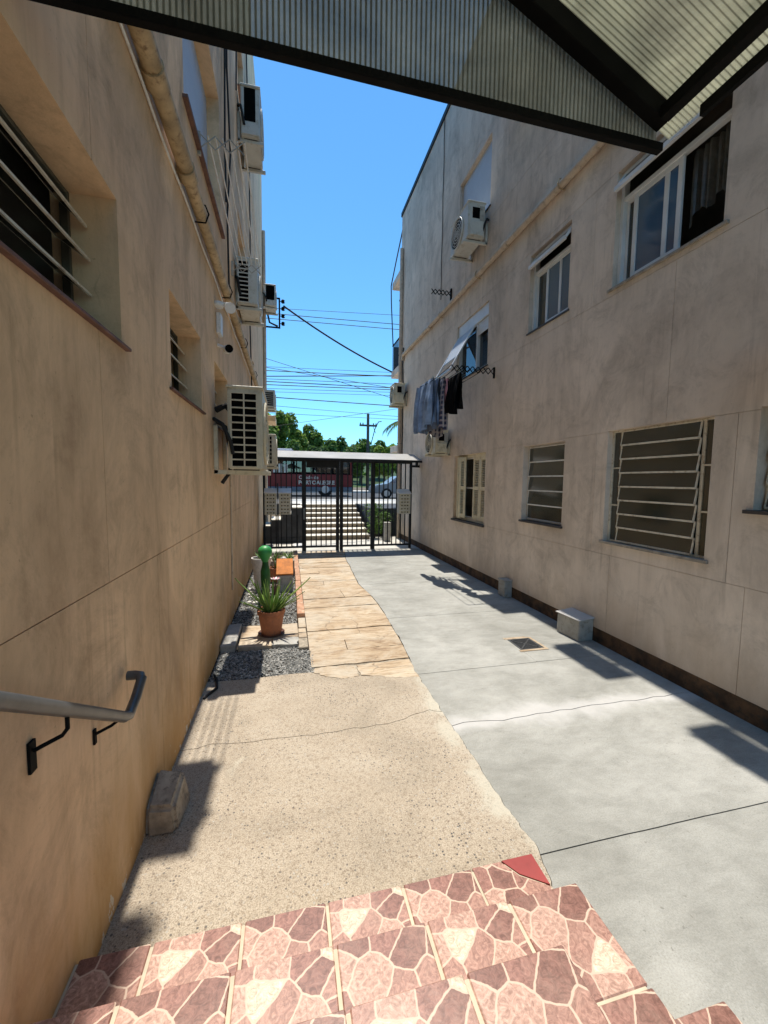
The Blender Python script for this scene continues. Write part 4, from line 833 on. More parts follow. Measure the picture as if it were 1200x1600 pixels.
# ------------------------------------------------------------------ planting bed
struct(B(XL, .205, 3.88, 10.62, -.05, -.015).build('bed_soil', 'soil'))
rnd = random.Random(5); gv = MB()
oct_f = [(0, 2, 4), (2, 1, 4), (1, 3, 4), (3, 0, 4), (2, 0, 5), (1, 2, 5), (3, 1, 5), (0, 3, 5)]
def stone(x, y, z, s):
    a = rnd.uniform(0, 3.14); c_, s_ = math.cos(a), math.sin(a); ex_, ey, ez = s*rnd.uniform(.8, 1.5), s*rnd.uniform(.55, 1), s*rnd.uniform(.4, .75)
    tl = rnd.uniform(-.4, .4)
    vs = []
    for (i, j, k) in ((1, 0, 0), (-1, 0, 0), (0, 1, 0), (0, -1, 0), (0, 0, 1), (0, 0, -1)):
        vx, vy = i*ex_*rnd.uniform(.8, 1.2), j*ey*rnd.uniform(.8, 1.2); vs.append((x+vx*c_-vy*s_, y+vx*s_+vy*c_, z+k*ez+vx*tl))
    gv.add(vs, oct_f)
for _ in range(5200):
    y = rnd.uniform(3.87, 4.52); x = rnd.uniform(XL+.01, .24-.05*max(0, (y-4.3))*8)
    stone(x, y, rnd.uniform(-.016, .004), rnd.uniform(.007, .0135))
for _ in range(9000):
    y = rnd.uniform(5.25, 9.5); x = rnd.uniform(XL+.01, .1); stone(x, y, rnd.uniform(-.018, .002), rnd.uniform(.009, .016))
tag(gv.build('gravel', 'gravel'), 'grey gravel filling the planting bed along the left wall', 'gravel', None, 'stuff')
kb = thing('bed_kerb', (.15, 7.4, 0), 'low brick and mortar kerb between gravel bed and sandstone path', 'kerb')
y = 4.42; i = 0
while y < 10.3:
    L = (.28, .3, .36, .45, .5)[i % 5]; mt = ('cement_old', 'sandstone', 'sandstone', 'kerb_brick', 'kerb_brick', 'kerb_brick')[min(i, 5)]; hgt = (.03, .04, .05, .1, .1, .09)[min(i, 5)]
    B(.105+rnd.uniform(-.006, .006), .2+rnd.uniform(-.006, .006), y, min(y+L-.012, 10.4), -.03, hgt+rnd.uniform(-.008, .008)).build('kerb_brick', mt, kb, .006, jit=.006); y += L; i += 1
sl_ = thing('stepping_slab', (-.3, 4.95, 0), 'flat sandstone flags under the terracotta pot', 'paving slab')
for q in ([(-.56, 4.55), (-.2, 4.53), (-.2, 5.2), (-.58, 5.22)], [(-.19, 4.72), (.095, 4.74), (.095, 5.2), (-.19, 5.19)]): MB().prism(jag(q+[q[0]], .006, 3, 4)[:-1], -.02, .03).build('flagstone', 'sandstone', sl_)
MB().prism(jag([(-.19, 4.54), (.09, 4.52), (.1, 4.72), (-.19, 4.71), (-.19, 4.54)], .015, 9, 4)[:-1], -.02, .034).build('flagstone', 'cement_grey', sl_)
o = B(XL+.005, -.585, 4.52, 5.2, -.02, .075).build('cement_ledge', 'cement_grey', None, .01, jit=.01); tag(o, 'grey cement ledge between left wall and sandstone flags', 'ledge')
hz = MB(); hz.tube([(XL+.05, 3.95, .02), (-.66, 3.83, .03), (-.64, 3.7, .02), (-.7, 3.6, .015), (XL+.03, 3.55, .012)], .012, 8); tag(hz.build('garden_hose', 'tyre', smooth=True), 'short curl of black hose lying at the foot of the left wall', 'hose')
# pots and plants
def leaf_blade(par, base, az, el, L, w, curl, mat, n=9, thick=.004, saw=0):
    m = MB(); p = Vector(base); d = Vector((math.cos(az)*math.cos(el), math.sin(az)*math.cos(el), math.sin(el))); side = Vector((-math.sin(az), math.cos(az), 0)); vs = []
    for i in range(n+1):
        t_ = i/n; ww = w*(1-t_)**.75*(1 if i else .8)*(1+saw*(i % 2)); upn = side.cross(d)*-1
        vs += [p-side*ww/2+upn*ww*.22, p-upn*thick, p+side*ww/2+upn*ww*.22, p+upn*thick*.5]
        p = p+d*(L/n); d = (d+Vector((0, 0, curl/n))).normalized()
    fs = []
    for i in range(n):
        for k in range(4): fs.append((i*4+k, i*4+(k+1) % 4, i*4+4+(k+1) % 4, i*4+4+k))
    m.add(vs, fs); return m.build('leaf', mat, par, smooth=True)
def pot(name, label, c, r0, r1, h, mat, rim=.018, sq=1):
    t = thing(name, c, label, 'pot'); MB().lathe([(r0*.2, 0), (r0, 0), (r0+(r1-r0)*.85, h*.82), (r1, h*.82), (r1+rim*.3, h*.84), (r1+rim*.3, h), (r1-.012, h), (r1-.022, h*.86), (.01, h*.86)], c, 24, 1, sq).build('body', mat, t, smooth=True)
    MB().lathe([(.001, h*.86), (r1-.024, h*.87), (r1-.03, h*.9), (.001, h*.92)], c, 20, 1, sq).build('soil', 'soil', t, smooth=True); return t
pc = (-.215, 4.9, .036)
pot('flower_pot', 'terracotta pot standing on sandstone flags in the gravel bed', pc, .115, .158, .30, 'terracotta')
t = thing('saucer', (pc[0], pc[1], .03), 'dark round saucer under the terracotta pot', 'saucer'); MB().lathe([(.01, .0), (.135, .0), (.158, .022), (.15, .024), (.13, .007), (.01, .006)], (pc[0], pc[1], .03), 24).build('dish', 'sill_red', t, smooth=True)
t = thing('aloe_plant', (pc[0], pc[1], .30), 'spiky green aloe growing in the front terracotta pot', 'plant', None); rnd = random.Random(21)
B_ = (pc[0], pc[1], .295)
for k in range(64):
    az = k*2.399+rnd.uniform(-.3, .3); el = rnd.uniform(.45, 1.45); L = rnd.uniform(.2, .46)
    leaf_blade(t, (B_[0]+.07*math.cos(az)*rnd.random(), B_[1]+.07*math.sin(az)*rnd.random(), B_[2]), az, el, L, rnd.uniform(.026, .042), rnd.uniform(-.3, .5), 'leaf_aloe' if k % 3 else 'leaf_green', 8, .005, .15)
for az, el, L in ((2.95, .72, .60), (2.75, .95, .50), (3.3, .4, .35), (.25, .6, .62), (.1, .95, .45), (-.5, .6, .3), (3.05, .3, .40)):
    leaf_blade(t, B_, az, el, L, .055, .18, 'leaf_aloe', 12, .008, .3)
# green cactus ornament in its pot
cc = (-.36, 6.3, .0)
pot('flower_pot', 'dark low pot holding the green cactus ornament', (cc[0], cc[1], 0), .08, .11, .12, 'soil')
t = thing('cactus_ornament', (cc[0], cc[1], .1), 'bright green round topped cactus ornament in the gravel bed', 'ornament')
MB().lathe([(.05, 0), (.06, .12), (.075, .28), (.07, .40), (.048, .5), (.042, .55)], (cc[0], cc[1], .09), 20, 1, .8).build('stem', 'cactus_dark', t, smooth=True, jit=.012)
MB().lathe([(.042, .545), (.07, .6), (.098, .65), (.107, .69), (.102, .73), (.085, .765), (.05, .79), (.005, .80)], (cc[0], cc[1], .09), 24).build('crown', 'cactus_green', t, smooth=True)
# pink flower in small pot, hollow block with orange tile, planters at the back
t = pot('flower_pot', 'small dark pot with pink flower beside the grey hollow block', (-.22, 6.72, 0), .05, .07, .14, 'sill_red'); 
t = thing('flower_plant', (-.22, 6.72, .12), 'pink and white flower in the small dark pot', 'flower')
MB().tube([(-.22, 6.72, .12), (-.225, 6.71, .24)], .008, 6).build('stem', 'leaf_green', t)
for k in range(9):
    az = k*.7; m = MB(); L = .085; d = Vector((math.cos(az), math.sin(az), .35)); s = Vector((-math.sin(az), math.cos(az), 0)); b0 = Vector((-.225, 6.71, .24))
    m.add([b0, b0+d*L*.5+s*.035, b0+d*L+Vector((0, 0, .01)), b0+d*L*.5-s*.035, b0+d*L*.5+Vector((0, 0, -.006))], [(0, 1, 2, 3), (0, 3, 4), (0, 4, 1), (4, 3, 2), (4, 2, 1)]); m.build('petal', 'petal_pink' if k % 2 else 'petal_white', t, smooth=True)
t = thing('hollow_block', (-.09, 6.95, 0), 'grey cement hollow block standing in the gravel bed', 'block'); m = MB()
m.box(-.2, .06, 6.85, 6.875, -.01, .27).box(-.2, .06, 7.12, 7.145, -.01, .27).box(-.2, -.17, 6.875, 7.12, -.01, .27).box(.03, .06, 6.875, 7.12, -.01, .12); m.build('body', 'cement_grey', t, .004, jit=.003)
o = MB(); o.beam((-.075, 6.86, .292), (-.075, 7.16, .50), .275, .03); tag(o.build('clay_tile', 'terracotta_orange', None, .004, jit=.006), 'bright orange clay tile leaning on the grey hollow block', 'tile')
t = thing('planter_box', (-.1, 8.3, 0), 'long grey cement planter in front of the gate', 'planter'); m = MB(); m.box(-.36, .1, 8.0, 8.03, 0, .3).box(-.36, .1, 8.57, 8.6, 0, .3).box(-.36, -.33, 8.03, 8.57, 0, .3).box(.07, .1, 8.03, 8.57, 0, .3); m.build('body', 'cement_old', t, .005); B(-.33, .07, 8.03, 8.57, .02, .26).build('soil', 'soil', t)
for (x, y, lb) in ((-.02, 8.25, 'bushy green plant at the right end of the cement planter'), (-.25, 8.2, 'bushy green plant at the left end of the cement planter')):
    t = thing('leafy_plant', (x, y, .24), lb, 'plant')
    for k in range(26): leaf_blade(t, (x+rnd.uniform(-.03, .03), y+rnd.uniform(-.03, .03), .25), k*2.4, rnd.uniform(.5, 1.4), rnd.uniform(.16, .30), .028, -.4, 'leaf_green' if k % 2 else 'leaf_aloe', 6)
t = MB(); t.lathe([(.02, 0), (.075, .02), (.08, .06), (.05, .11), (.01, .12)], (-.12, 8.12, .24), 12); tag(t.build('white_stone', 'petal_white', smooth=True, jit=.01), 'white rounded stone between the plants in the cement planter', 'stone')
pot('flower_pot', 'white tapered pot with flowers behind the green cactus ornament', (-.47, 7.1, 0), .10, .16, .55, 'petal_white')
t = thing('leafy_plant', (-.47, 7.1, .5), 'low leafy plant with pale flowers in the white tapered pot', 'plant')
for k in range(22): leaf_blade(t, (-.47, 7.1, .5), k*2.4, rnd.uniform(.4, 1.4), rnd.uniform(.12, .22), .04, -.6, 'petal_white' if k % 5 == 0 else 'leaf_green', 6)
pot('flower_pot', 'brown pot beside the wall behind the white pot', (-.25, 7.6, 0), .09, .12, .26, 'terracotta')
t = thing('leafy_plant', (-.25, 7.6, .22), 'dark reddish plant in the brown pot near the planter', 'plant')
for k in range(18): leaf_blade(t, (-.25, 7.6, .22), k*2.4, rnd.uniform(.7, 1.45), rnd.uniform(.2, .34), .03, -.3, 'sill_red' if k % 2 else 'leaf_green', 6)
for k in range(14):
    x, y, r = rnd.uniform(XL+.08, -.5), rnd.uniform(5.9, 7.2), rnd.uniform(.025, .05)
    tag(MB().lathe([(.3*r, 0), (r, .3*r), (r*.9, r), (.3*r, 1.3*r)], (x, y, -.01), 9, 1, 1.3).build('cobble', 'concrete_pale', smooth=True, jit=.008), 'pale cobble lying in the gravel near the left wall', 'stone', 'pale cobbles in the gravel bed')
# ------------------------------------------------------------------ gate with canopy
GY = 10.75
gt = thing('entrance_gate', (1.3, GY, 0), 'dark grey barred gate and railing closing the alley', 'gate')
for x, w in ((-.62, .06), (.39, .11), (1.28, .085), (1.385, .085), (2.25, .11), (3.33, .06)): B(x-w/2, x+w/2, GY-.04, GY+.04, 0, 2.46).build('post', 'dark_metal', gt, .004)
bar = MB().box(-.014, .014, -.012, .012, 0, 2.27).build('bar', 'dark_metal', None); bm_ = bar.data; bpy.data.objects.remove(bar)
def addbar(x, z0=.13):
    o = bpy.data.objects.new('bar', bm_); COL.objects.link(o); o.parent = gt; o.location = Vector((x, GY, z0))-ORG[gt]
for x0, x1 in ((-.59, .335), (.445, 1.237), (1.428, 2.195), (2.305, 3.3)):
    n = max(2, round((x1-x0)/.125))
    for i in range(1, n): addbar(x0+(x1-x0)*i/n)
    for z in (.11, 2.40): B(x0, x1, GY-.022, GY+.022, z-.025, z+.025).build('rail', 'dark_metal', gt)
B(.455, 1.235, GY-.05, GY+.03, 2.22, 2.39).build('top_panel', 'dark_metal', gt); B(.36, .42, GY-.075, GY-.041, .85, 1.15).build('lock_box', 'grey_rail_paint', gt, .006)
B(.465, .475, GY-.1, GY-.05, .62, .9).build('handle', 'white_metal', gt)
for x in (.39, 1.33, 2.25, 3.33): B(x-.03, x+.03, GY-.03, GY+.03, 2.461, 2.53).build('canopy_stub', 'dark_metal', gt)
rc = thing('gate_canopy', (1.4, GY, 2.5), 'white flat metal canopy over the entrance gate', 'canopy')
cz_ = lambda y: 2.43+(y-10.36)*.27
MB().add([(XL+.02, y, cz_(y)+o) for o in (0, .03) for y in (10.36, 11.15)]+[(3.52, y, cz_(y)+o) for o in (0, .03) for y in (10.36, 11.15)], [(0, 1, 3, 2), (4, 6, 7, 5), (0, 2, 6, 4), (1, 5, 7, 3), (2, 3, 7, 6), (0, 4, 5, 1)]).build('roof_sheet', 'canopy_sheet', rc)
MB().beam((XL+.02, 10.345, 2.42), (3.52, 10.345, 2.42), .02, .055).build('front_edge', 'dark_metal', rc)
for y in (10.46, 11.05): B(XL+.02, 3.55, y-.02, y+.02, cz_(y)-.055, cz_(y)-.012).build('purlin', 'white_metal', rc)
B(3.3, 3.57, GY-.05, GY+.05, 2.28, 2.34).build('wall_bracket', 'dark_metal', rc); B(3.47, 3.53, GY-.04, GY+.04, 2.34, 2.5).build('wall_bracket', 'dark_metal', rc)
mbx = {}
def mailbox(label, x0, x1, z0, z1, rows_, y):
    t = thing('mailbox_cabinet', ((x0+x1)/2, y, z0), label, 'mailbox', 'mailbox cabinets on the gate railing')
    B(x0, x1, y+.002, y+.2, z0, z1-.11).build('cabinet', 'ac_white', t, .004)
    MB().add([(x0-.01, y-.03, z1-.11), (x1+.01, y-.03, z1-.11), (x1+.01, y+.21, z1), (x0-.01, y+.21, z1), (x0-.01, y-.03, z1-.125), (x1+.01, y-.03, z1-.125), (x1+.01, y+.21, z1-.12), (x0-.01, y+.21, z1-.12)], [(0, 1, 2, 3), (7, 6, 5, 4), (0, 4, 5, 1), (1, 5, 6, 2), (2, 6, 7, 3), (3, 7, 4, 0)]).build('lid', 'white_gloss', t)
    hh = (z1-.125-z0)/rows_
    for r in range(rows_):
        zc = z0+hh*r; d = B(x0+.012, x1-.012, y-.012, y+.001, zc+.012, zc+hh-.008).build('door', 'ac_cream', t, .003)
        for u in (.25, .75): q = x0+(x1-x0)*u; MB().tube([(q, y-.0125, zc+hh*.5), (q, y-.016, zc+hh*.5)], .018, 10).build('keyhole', 'void_black', d)
        B((x0+x1)/2-.03, (x0+x1)/2+.03, y-.015, y-.0125, zc+hh*.42, zc+hh*.62).build('name_plate', 'dark_metal', d)
mailbox('left mailbox cabinet on the railing next to the left wall', -.60, -.30, 1.0, 1.67, 6, GY-.25)
mailbox('mailbox cabinet on the railing nearer the left gate post', -.25, .05, 1.0, 1.67, 6, GY-.25)
mailbox('mailbox cabinet on the railing next to the right wall', 2.93, 3.26, 1.0, 1.67, 6, GY-.25)
t = thing('mailbox_stand', (-.275, GY-.1, 0), 'dark post between the two left mailbox cabinets', 'post'); B(-.29, -.26, GY-.2, GY-.05, .12, 1.8).build('post', 'dark_metal', t); 
B(3.27, 3.29, GY-.22, GY-.05, .1, 1.7).build('post', 'dark_metal', t) if False else None
# ------------------------------------------------------------------ beyond the gate
st = thing('street_stairs', (1.6, 14, 0), None, None); struct(st)
nst = 7; y = 12.6; z = 0
for i in range(nst):
    B(.42, 2.55, y, 16.4, z-.0, z+.13).build('stair_step', 'stair_stone', st); B(.42, 2.55, y-.012, y+.46, z+.131, z+.15).build('stair_edge', 'stair_edge', st); y += .48; z += .136
struct(B(-40, 40, 16.0, 19.6, .5, .955).build('sidewalk', 'concrete_pale')); struct(B(-200, 200, 19.6, 34, .5, .83).build('street', 'asphalt')); struct(B(-40, 40, 34, 37, .5, .96).build('far_sidewalk', 'concrete_pale'))
struct(B(-40, 40, 19.45, 19.6, .5, .97).build('kerb', 'stair_edge'))
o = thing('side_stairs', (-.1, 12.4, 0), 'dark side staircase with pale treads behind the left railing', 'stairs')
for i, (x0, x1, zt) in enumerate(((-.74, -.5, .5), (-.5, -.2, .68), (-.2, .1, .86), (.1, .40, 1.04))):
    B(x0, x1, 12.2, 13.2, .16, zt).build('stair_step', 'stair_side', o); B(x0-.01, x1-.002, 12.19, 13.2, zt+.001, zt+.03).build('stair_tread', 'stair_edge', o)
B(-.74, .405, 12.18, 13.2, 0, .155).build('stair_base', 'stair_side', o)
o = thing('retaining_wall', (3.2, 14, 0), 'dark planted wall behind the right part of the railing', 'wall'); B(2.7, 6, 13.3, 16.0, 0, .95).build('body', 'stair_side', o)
for x, y, s, lb in ((2.75, 12.8, 1.0, 'leafy shrub behind the gate beside the stairs'), (3.15, 13.0, .7, 'small shrub behind the right railing')):
    t = thing('shrub', (x, y, 0), lb, 'shrub'); m = MB()
    for k in range(500):
        a1, r = rnd.uniform(0, 6.28), abs(rnd.gauss(0, .18))*s; p = Vector((x+r*math.cos(a1), y+r*math.sin(a1), .15+rnd.random()*s)); d1 = Vector((rnd.gauss(0, 1), rnd.gauss(0, 1), rnd.gauss(0, 1))).normalized()*.05; d2 = d1.orthogonal().normalized()*.025
        m.add([p-d1, p+d2, p+d1, p-d2], [(0, 1, 2, 3)])
    m.build('foliage', 'foliage_mid', t); MB().tube([(x, y, 0), (x, y, s*.6)], [.03, .01], 6).build('stem', 'bark', t)
B0 = thing('square_planter', (3.0, 12.1, 0), 'grey square planter standing behind the right railing', 'planter'); B(2.9, 3.1, 12.0, 12.2, 0, .6).build('body', 'cement_grey', B0, .01)
t = thing('standing_fan', (.2, 11.7, 0), 'low round metal stand behind the left railing', 'stand'); MB().lathe([(.18, 0), (.2, .015), (.15, .04), (.02, .06)], (.25, 11.7, 0), 18).build('foot', 'roof_metal', t, smooth=True); MB().tube([(.25, 11.7, .05), (.25, 11.7, .9)], .015, 8).build('post', 'dark_metal', t)
# bus
bs = thing('bus', (-1.5, 27, .83), 'red city bus with dark windows standing in the street beyond the gate', 'bus')
bx0, bx1, by0, by1, bz = -7.2, 4.1, 26.0, 28.5, .83
B(bx0, bx1, by0, by1, bz+.32, bz+.62).build('skirt', 'bus_blue', bs, .04); B(bx0, bx1, by0, by1, bz+.621, bz+1.42).build('body_side', 'bus_red', bs, .02)
B(bx0+.03, bx1-.03, by0+.04, by1-.04, bz+1.421, bz+2.3).build('window_band', 'void_black', bs); B(bx0, bx1, by0, by1, bz+2.301, bz+2.78).build('roof', 'bus_red', bs, .12, seg=3)
B(-3.6, .3, by0+.5, by1-.5, bz+2.781, bz+3.05).build('roof_unit', 'white_gloss', bs, .08, seg=2)
for i in range(9):
    x = bx0+.2+i*1.23; B(x, x+1.1, by0+.005, by0+.035, bz+1.5, bz+2.26).build('window', 'glass_dark', bs)
for i in range(10): x = bx0+.08+i*1.23; B(x-.03, x+.05, by0-.001, by0+.035, bz+1.425, bz+2.298).build('window_pillar', 'bus_red' if i % 4 == 1 else 'black_metal', bs)
for x in (-.95, -.62, -.29): B(x, x+.22, by0-.012, by0-.002, bz+1.5, bz+2.05).build('notice', 'ac_white', bs)
for x in (-4.8, 2.3):
    w_ = MB().tube([(x, by0+.02, bz+.45), (x, by0+.3, bz+.45)], .46, 20).build('wheel', 'tyre', bs); MB().tube([(x, by0-.005, bz+.45), (x, by0+.019, bz+.45)], .25, 16).build('rim', 'roof_metal', w_)
def text(body, size, loc, par, mat, bold=0):
    cu = bpy.data.curves.new('lettering', 'FONT'); cu.body = body; cu.size = size; cu.extrude = .004; cu.offset = bold
    o = bpy.data.objects.new('lettering_tmp', cu); COL.objects.link(o); dg = bpy.context.evaluated_depsgraph_get(); me = bpy.data.meshes.new_from_object(o.evaluated_get(dg)); bpy.data.objects.remove(o)
    q = bpy.data.objects.new('lettering', me); COL.objects.link(q); me.materials.clear(); me.materials.append(M[mat]); q.parent = par; q.location = Vector(loc)-ORG[par]; q.rotation_euler = (math.pi/2, 0, 0); ORG[q] = ORG[par]; return q
text('Cidade de', .30, (.62, by0-.012, bz+1.12), bs, 'ac_white', .004); text('PORTOALEGRE', .335, (.60, by0-.012, bz+.78), bs, 'ac_white', .012)
# parked car at right
cr = thing('parked_car', (6.3, 24, .83), 'pale blue parked car partly hidden behind the right part of the gate', 'car')
cx, cy, cz = 4.9, 23.2, .83
prof = [(0, .3), (0, .62), (.12, .78), (.9, .9), (1.5, 1.36), (2.9, 1.42), (3.6, .98), (4.1, .86), (4.15, .3)]
m = MB(); n = len(prof); m.add([(cx+x, cy, cz+z) for x, z in prof]+[(cx+x, cy+1.65, cz+z) for x, z in prof], [tuple(range(n)), tuple(range(2*n-1, n-1, -1))]+[(i, n+i, n+(i+1) % n, (i+1) % n) for i in range(n)]); m.build('body', 'car_paint', cr, .06, True, 2)
for (xa, za, xb_, zb, xc, xd) in ((1.02, .93, 1.55, 1.3, 2.15, 2.1), (2.2, .93, 2.25, 1.34, 2.85, 3.35)):
    m = MB(); m.add([(cx+xa, cy-.012, cz+za), (cx+(xd if xa > 2 else 2.12), cy-.012, cz+za), (cx+xc, cy-.012, cz+1.33), (cx+xb_, cy-.012, cz+zb)], [(0, 1, 2, 3)]); m.add([(cx+xa, cy+.01, cz+za), (cx+(xd if xa > 2 else 2.12), cy+.01, cz+za), (cx+xc, cy+.01, cz+1.33), (cx+xb_, cy+.01, cz+zb)], [(3, 2, 1, 0)]); m.build('side_window', 'glass_blue', cr)
for x in (.8, 3.3):
    w_ = MB().tube([(cx+x, cy-.02, cz+.31), (cx+x, cy+.2, cz+.31)], .31, 18).build('wheel', 'tyre', cr); MB().tube([(cx+x, cy-.035, cz+.31), (cx+x, cy-.021, cz+.31)], .19, 14).build('rim', 'roof_metal', w_)
B(cx-.01, cx+.06, cy+.1, cy+.4, cz+.55, cz+.68).build('headlight', 'white_gloss', cr)
# ------------------------------------------------------------------ trees and hill
def hill_z(x, y): 
    t = max(0, min(1, (y-60)/70)); return .7+t*t*(3-2*t)*(9.0+2.2*noise.noise((x*.03, y*.02, 0))-.03*x)
hl = grid_sheet(-130, 130, 45, 220, 40, 26, hill_z); struct(hl.build('hillside', 'foliage_dark', smooth=True))
def crown_mesh(m, c, rx, ry, rz, n, ls, rd, clumps=14):
    cl = []
    for _ in range(clumps):
        while True:
            q = Vector((rd.uniform(-1, 1), rd.uniform(-1, 1), rd.uniform(-.8, 1)))
            if q.length < 1: break
        cl.append((q, rd.uniform(.26, .46)))
    for _ in range(n):
        q, r = rd.choice(cl); d = Vector((rd.gauss(0, 1), rd.gauss(0, 1), rd.gauss(0, 1))).normalized()*r*rd.uniform(.7, 1.05)
        p = Vector(((q.x*.72+d.x)*rx, (q.y*.72+d.y)*ry, (q.z*.72+d.z)*rz))+c
        nrm = (d+Vector((rd.gauss(0, .5), rd.gauss(0, .5), rd.gauss(0, .5)+.4))).normalized(); a = nrm.orthogonal().normalized(); b = nrm.cross(a); th = rd.uniform(0, 6.28); a, b = a*math.cos(th)+b*math.sin(th), b*math.cos(th)-a*math.sin(th); s = ls*rd.uniform(.6, 1.3)
        m.add([p-a*s, p+b*s*.55, p+a*s, p-b*s*.55], [(0, 1, 2, 3)])
def tree(name, label, x, y, zb, hgt, rx, mat, seed, n=3200, ls=.34, group='trees on the slope beyond the street'):
    rd = random.Random(seed); t = thing(name, (x, y, zb), label, 'tree', group)
    tr_ = MB(); tr_.tube([(x, y, zb-.3), (x+.1, y, zb+hgt*.25), (x-.1, y, zb+hgt*.55)], [hgt*.03, hgt*.022, hgt*.012], 8)
    for k in range(5):
        a = k*1.26+rd.random(); tr_.tube([(x, y, zb+hgt*(.25+.05*k)), (x+math.cos(a)*rx*.35, y+math.sin(a)*rx*.35, zb+hgt*(.45+.05*k)), (x+math.cos(a)*rx*.6, y+math.sin(a)*rx*.6, zb+hgt*(.58+.05*k))], [hgt*.013, hgt*.009, hgt*.004], 6)
    tr_.build('trunk', 'bark', t, smooth=True)
    m = MB(); crown_mesh(m, Vector((x, y, zb+hgt*.62)), rx, rx, hgt*.42, n, ls, rd); m.build('crown', mat, t); return t
def ptree(px, py, y, rxp, label, mat, seed, name='broadleaf_tree', ls=None, n=3200):
    p = P(px, py, 1, y); zb = hill_z(p.x, y) if y > 45 else .9; rx = rxp*y/F
    tree(name, label, p.x, y, zb, max(3, (p.z-zb)/.98), rx, mat, seed, n, ls or y*.0052)
ptree(425, 641, 42, 30, 'tallest light green tree directly beside the left building', 'foliage_light', 1, n=6000, ls=.24)
ptree(455, 652, 46, 26, 'rounded light green tree right of the tallest tree', 'foliage_light', 2, n=5000, ls=.24)
ptree(480, 668, 52, 24, 'dark green tree at the foot of the left tree group', 'foliage_mid', 3, n=4500, ls=.27)
ptree(508, 676, 64, 22, 'mid green tree in the middle of the hill behind the bus', 'foliage_mid', 4)
ptree(537, 683, 75, 22, 'dark tree left of the utility pole on the hill', 'foliage_dark', 5)
ptree(563, 686, 70, 20, 'mid green tree directly behind the utility pole', 'foliage_mid', 6)
ptree(592, 690, 78, 22, 'dark tree right of the utility pole on the hill', 'foliage_dark', 7)
ptree(613, 694, 66, 18, 'light green tree beside the right building above the gate canopy', 'foliage_light', 8)
ptree(500, 692, 40, 22, 'low dark tree just above the bus roof in the middle', 'foliage_dark', 9)
ptree(548, 694, 43, 24, 'low dark tree just above the canopy below the utility pole', 'foliage_dark', 10)
ptree(600, 698, 44, 20, 'low bright tree just above the canopy at the right', 'foliage_light', 11)
ptree(462, 688, 38, 20, 'low mid green tree just above the bus at the left', 'foliage_mid', 12)
wd = MB(); rd = random.Random(31)
for _ in range(120):
    x, y = rd.uniform(-90, 120), rd.uniform(80, 150); c = Vector((x, y, hill_z(x, y)+rd.uniform(.2, 1.6))); crown_mesh(wd, c, 4.2, 4.2, rd.uniform(2, 3.2), 260, .6, rd, 7)
tag(wd.build('hill_wood', 'foliage_mid'), 'dense green wood covering the far hillside', 'wood', None, 'stuff')
# ------------------------------------------------------------------ utility poles, wires, palm
def pole(label, x, y, h, zb=.83):
    t = thing('utility_pole', (x, y, zb), label, 'utility pole'); MB().tube([(x, y, zb-.2), (x, y, zb+h)], [.2, .15], 10).build('pole', 'pole_wood', t, smooth=True)
    B(x-1.0, x+1.0, y-.2, y-.05, zb+h-1.45, zb+h-1.25).build('crossarm', 'pole_wood', t)
    for k in (-.9, -.6, .6, .9): MB().lathe([(.05, 0), (.07, .08), (.04, .2)], (x+k, y-.12, zb+h-1.25), 8).build('insulator', 'dark_metal', t)
    MB().beam((x+.9, y-.12, zb+h-2.2), (x+.5, y-.12, zb+h-1.3), .04, .04).build('brace', 'dark_metal', t); MB().tube([(x+.3, y-.2, zb+h-3.5), (x+.75, y-.3, zb+h-1.7), (x+1.15, y-.3, zb+h-.9), (x+1.5, y-.3, zb+h-.85)], .05, 6).build('lamp_arm', 'dark_metal', t)
pole('dark utility pole with crossarm rising above the trees', 8.78, 45, 8.6)
pole('utility pole at the kerb hidden behind the left building', -16, 20.3, 10); pole('utility pole at the kerb hidden behind the right building', 22, 20.3, 10)
def wire(pa, pb, sag, r, ext=True):
    a, b = Vector(pa), Vector(pb)
    m = MB(); m.tube([a.lerp(b, i/24)-Vector((0, 0, sag*4*(i/24)*(1-i/24))) for i in range(25)], r, 5); return m
def street_wire(y, p0, p1, r, sag=.25):     # through two photo points in the vertical plane Y=y, run on to the poles
    a, b = P(*p0, 1, y), P(*p1, 1, y); d = (b-a)/(b.x-a.x)
    A = a+d*(-16-a.x); Bq = a+d*(22-a.x); A.z += sag; Bq.z += sag
    tag(wire(A, Bq, sag, r).build('overhead_wire', 'wire_black', smooth=True), 'thin black overhead wire crossing the sky above the street', 'wire', 'overhead wires along the street')
for (l, r_, rad, y) in ((481, 492, .010, 20.2), (489, 506, .016, 20.0), (497, 514, .016, 20.4), (573, 582, .010, 20.1), (574, 606, .014, 20.6), (579, 588, .02, 20), (588, 587, .024, 20.3), (592, 600, .014, 20.1), (596, 606, .022, 20.5), (601, 609, .02, 20.0), (607, 613, .012, 20.2), (612, 618, .010, 20.6), (620, 634, .022, 20.1), (633, 650, .010, 20.4), (645, 655, .010, 20.3), (560, 622, .012, 19.9), (668, 640, .010, 20.5)):
    street_wire(y, (415, l), (612, r_), rad, .12)
a = Vector((XL+.62, 13.3, 7.3)); b = Vector((XR+.1, RYE+1.2, 5.75))
tag(wire(a, b, .12, .028).build('service_cable', 'wire_black', smooth=True), 'thick black cable sloping from the left bracket to the right balcony', 'cable')
tag(MB().tube([(XR+.03, RYE+.01, 9.95), (XR+.0, RYE+.7, 9.3), (XR-.02, RYE+1.27, 8.75), (XR+.0, RYE+1.29, 8.2), (XR+.06, RYE+1.2, 6.7)], .02, 6).build('service_cable', 'wire_black', smooth=True), 'black cable dropping past the right building balconies', 'cable')
